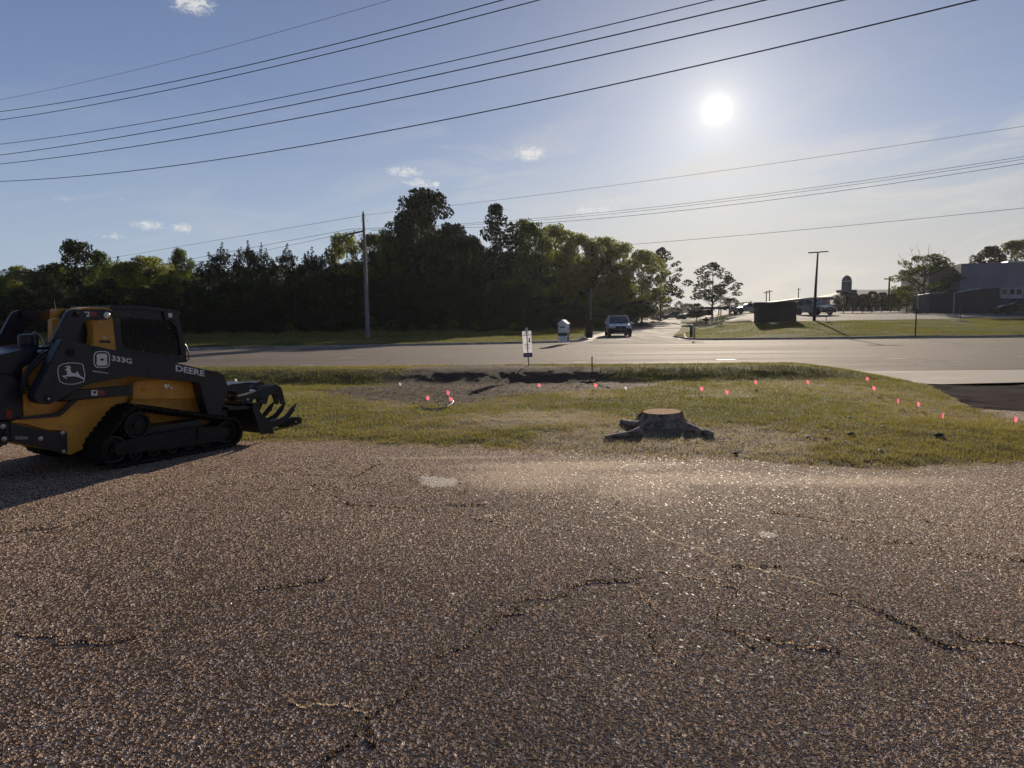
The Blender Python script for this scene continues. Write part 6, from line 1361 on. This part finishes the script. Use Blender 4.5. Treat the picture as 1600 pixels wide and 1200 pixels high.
wallq((1560, 413), 90.5, (1576, 410), 87, M['blue_siding'], 'corner_bay', e, thick=5); wallq((1576, 410), 87, (1700, 407), 87.5, M['blue_siding'], 'front_wall', e, thick=12)
wallq((1501, 426.5), 106.3, (1562, 412), 90.9, M['trim'], 'roof_trim', e, thick=.5, base=at(1562, 415, 90.9).z - o0.z - .2) if 0 else None
mb = MB(); A, B, C = at(1502, 427.5, 106) - o0, at(1560.5, 412.5, 90.2) - o0, at(1576, 409.5, 86.8) - o0; D_ = at(1700, 406.5, 87.3) - o0
for p, q_ in ((A, B), (B, C), (C, D_)): mb.tube([p, q_], .13, 6)
mb.build('roof_trim', M['trim'], e)
mb = MB(); A, B = at(1506, 440, 105) - o0, at(1506, 480, 105) - o0; mb.tube([A, B], .18, 6); A, B = at(1560, 420, 90.0) - o0, at(1560, 437, 90.0) - o0; mb.tube([A, B], .22, 6); mb.build('downpipe', M['trim'], e)
fr_ = empty('x') if 0 else None
for (x0_, x1_) in ((1563, 1573), (1575, 1596)):
    A, B = at(x0_, 450, 86.5) - o0, at(x1_, 466, 86.5) - o0; mb = MB(); mb.box((A.x, A.y - .15, B.z), (B.x, A.y + .6, A.z)); wn = mb.build('window_frame', M['trim'], e)
    mb = MB(); n_ = 2 if x0_ > 1570 else 1; w_ = (B.x - A.x) / n_
    for q in range(n_): mb.box((A.x + w_ * q + .12, A.y - .17, B.z + .45), (A.x + w_ * (q + 1) - .12, A.y - .152, A.z - .12))
    mb.build('pane', M['glass'], wn)
def bld(name, label, loc, cat='building'): e_ = empty(name, loc); tag(e_, label, cat); return e_
# low dark walls left of it
o0 = at(1500, 488, 86); o0.z = float(gz(o0.x, 86)); e = bld('screen_wall', 'low charcoal screen wall with pale coping running left from the grey building', o0, 'wall')
wallq((1431, 462.5), 92, (1453, 459.5), 87, simple('grey green panels', (.10, .115, .11), .8), 'end_panel', e, thick=.3); wallq((1453, 459), 87, (1505, 456), 85, M['darkwall'], 'wall_panel', e, thick=.3); wallq((1505, 452.5), 84, (1562, 450), 83, M['darkwall'], 'wall_panel', e, thick=5)
mb = MB(); P = [at(1430, 462, 91.8), at(1453, 458.5, 86.8), at(1475, 457, 86)]; mb.tube([p - o0 for p in P], .08, 6); P = [at(1496, 456, 83.8), at(1533, 450.5, 83.6)]; mb.tube([p - o0 for p in P], .10, 6); mb.build('coping', M['trim'], e)
mb = MB(); p = at(1491.5, 456, 84.6) - o0; mb.tube([(p.x, p.y, -.2), (p.x, p.y, p.z)], .07, 8); mb.build('post', M['trim'], e)
# building with cupola
o0 = at(1330, 490, 125); o0.z = float(gz(o0.x, 125)); e = bld('columned_building', 'long low building with a grey roof, white columns and a domed cupola', o0)
def PP(px, py, Y): return at(px, py, Y) - o0
A, B = PP(1262, 478, 125), PP(1412, 476, 125); mb = MB(); mb.box((A.x, 0, -.3), (B.x, 14, A.z)); mb.build('wall', M['brick'], e)
R0, R1 = PP(1325, 453, 132), PP(1392, 452, 132); mb = MB(); mb.add([(A.x - .6, -1.2, A.z), (B.x + .6, -1.2, A.z), (B.x + .6, 15, A.z), (A.x - .6, 15, A.z), (R0.x, 7, R0.z), (R1.x + 1, 7, R0.z)], [(0, 1, 5, 4), (1, 2, 5), (2, 3, 4, 5), (3, 0, 4), (0, 3, 2, 1)]); rf_ = mb.build('roof', M['greyroof'], e)
c1 = PP(1322.5, 455, 132); k = 132 / F; mb = MB(); mb.box((c1.x - 11 * k, 7 - 11 * k, c1.z - 1.2), (c1.x + 11 * k, 7 + 11 * k, c1.z + 2 * k)); mb.lathe([(7.3 * k, 0), (7.3 * k, 13 * k), (6.6 * k, 17 * k), (4.5 * k, 20.5 * k), (1.5 * k, 22 * k), (.2, 22.3 * k)], (c1.x, 7, c1.z + 2 * k), 'z', 24); cup = mb.build('cupola', M['greyroof'], e)
mb = MB(); mb.lathe([(8 * k, 12.4 * k), (8 * k, 13.6 * k)], (c1.x, 7, c1.z + 2 * k), 'z', 24); mb.build('cornice', M['trim'], cup)
for q in range(13): mb = MB(); x = A.x + (B.x - A.x) * (q + .5) / 13; mb.lathe([(.22, -.3), (.22, .2), (.17, .3), (.15, A.z - .3), (.22, A.z - .1)], (x, -1.0, 0), 'z', 10); mb.build('column', M['white'], e)
for q in range(8): mb = MB(); x = A.x + (B.x - A.x) * (q + .5) / 8; mb.box((x - .7, -.05, .9), (x + .7, .02, 2.3)); mb.build('window', M['glass'], e)
# entrance canopy with white panels
A2, B2, C2 = PP(1189, 474, 122), PP(1262, 465, 122), PP(1298, 464, 122); mb = MB(); mb.prism([(A2.x, A2.z - .35), (A2.x, A2.z), (B2.x, B2.z), (C2.x, C2.z), (C2.x, C2.z - .5), (B2.x, B2.z - .45)], -4, 3); mb.build('canopy', M['greyroof'], e)
mb = MB(); mb.box((A2.x + 1, -3, -.3), (C2.x - .5, 2, A2.z - .3)); mb.build('canopy_wall', M['brick'], e)
# open pavilion
o0 = at(1140, 492, 112); o0.z = float(gz(o0.x, 112)); e = bld('pavilion', 'flat-roofed open shelter on thin posts behind the lone layered pine', o0, 'shelter'); A, B = PP(1098, 481, 112), PP(1184, 480, 112)
mb = MB(); mb.box((A.x, -2.5, A.z - .2), (B.x, 2.5, A.z + .12)); mb.build('flat_roof', M['darkwall'], e)
for q in range(6):
    for yy in (-2.2, 2.2): mb = MB(); x = A.x + .3 + (B.x - A.x - .6) * q / 5; mb.box((x - .07, yy - .07, -.2), (x + .07, yy + .07, A.z - .2)); mb.build('post', M['dark'], e)
mb = MB(); mb.box((A.x + 1, 4, -.2), (B.x - 6, 6, A.z - .35)); mb.build('back_wall', M['darkwall'], e)

# ------------------------------------------------------------------ thin evening haze
mb = MB(); mb.box((-170, -40, -2), (190, 330, 24)); mh = bpy.data.materials.new('haze'); mh.use_nodes = True; th_ = NT(mh.node_tree)
pv = th_.n('ShaderNodeVolumePrincipled', Color=(.92, .93, 1.), Density=.00008, Anisotropy=.55); oh = th_.n('ShaderNodeOutputMaterial'); th_.set(oh.inputs['Volume'], pv)
hz = mb.build('haze', mh); tag(hz, kind='stuff')
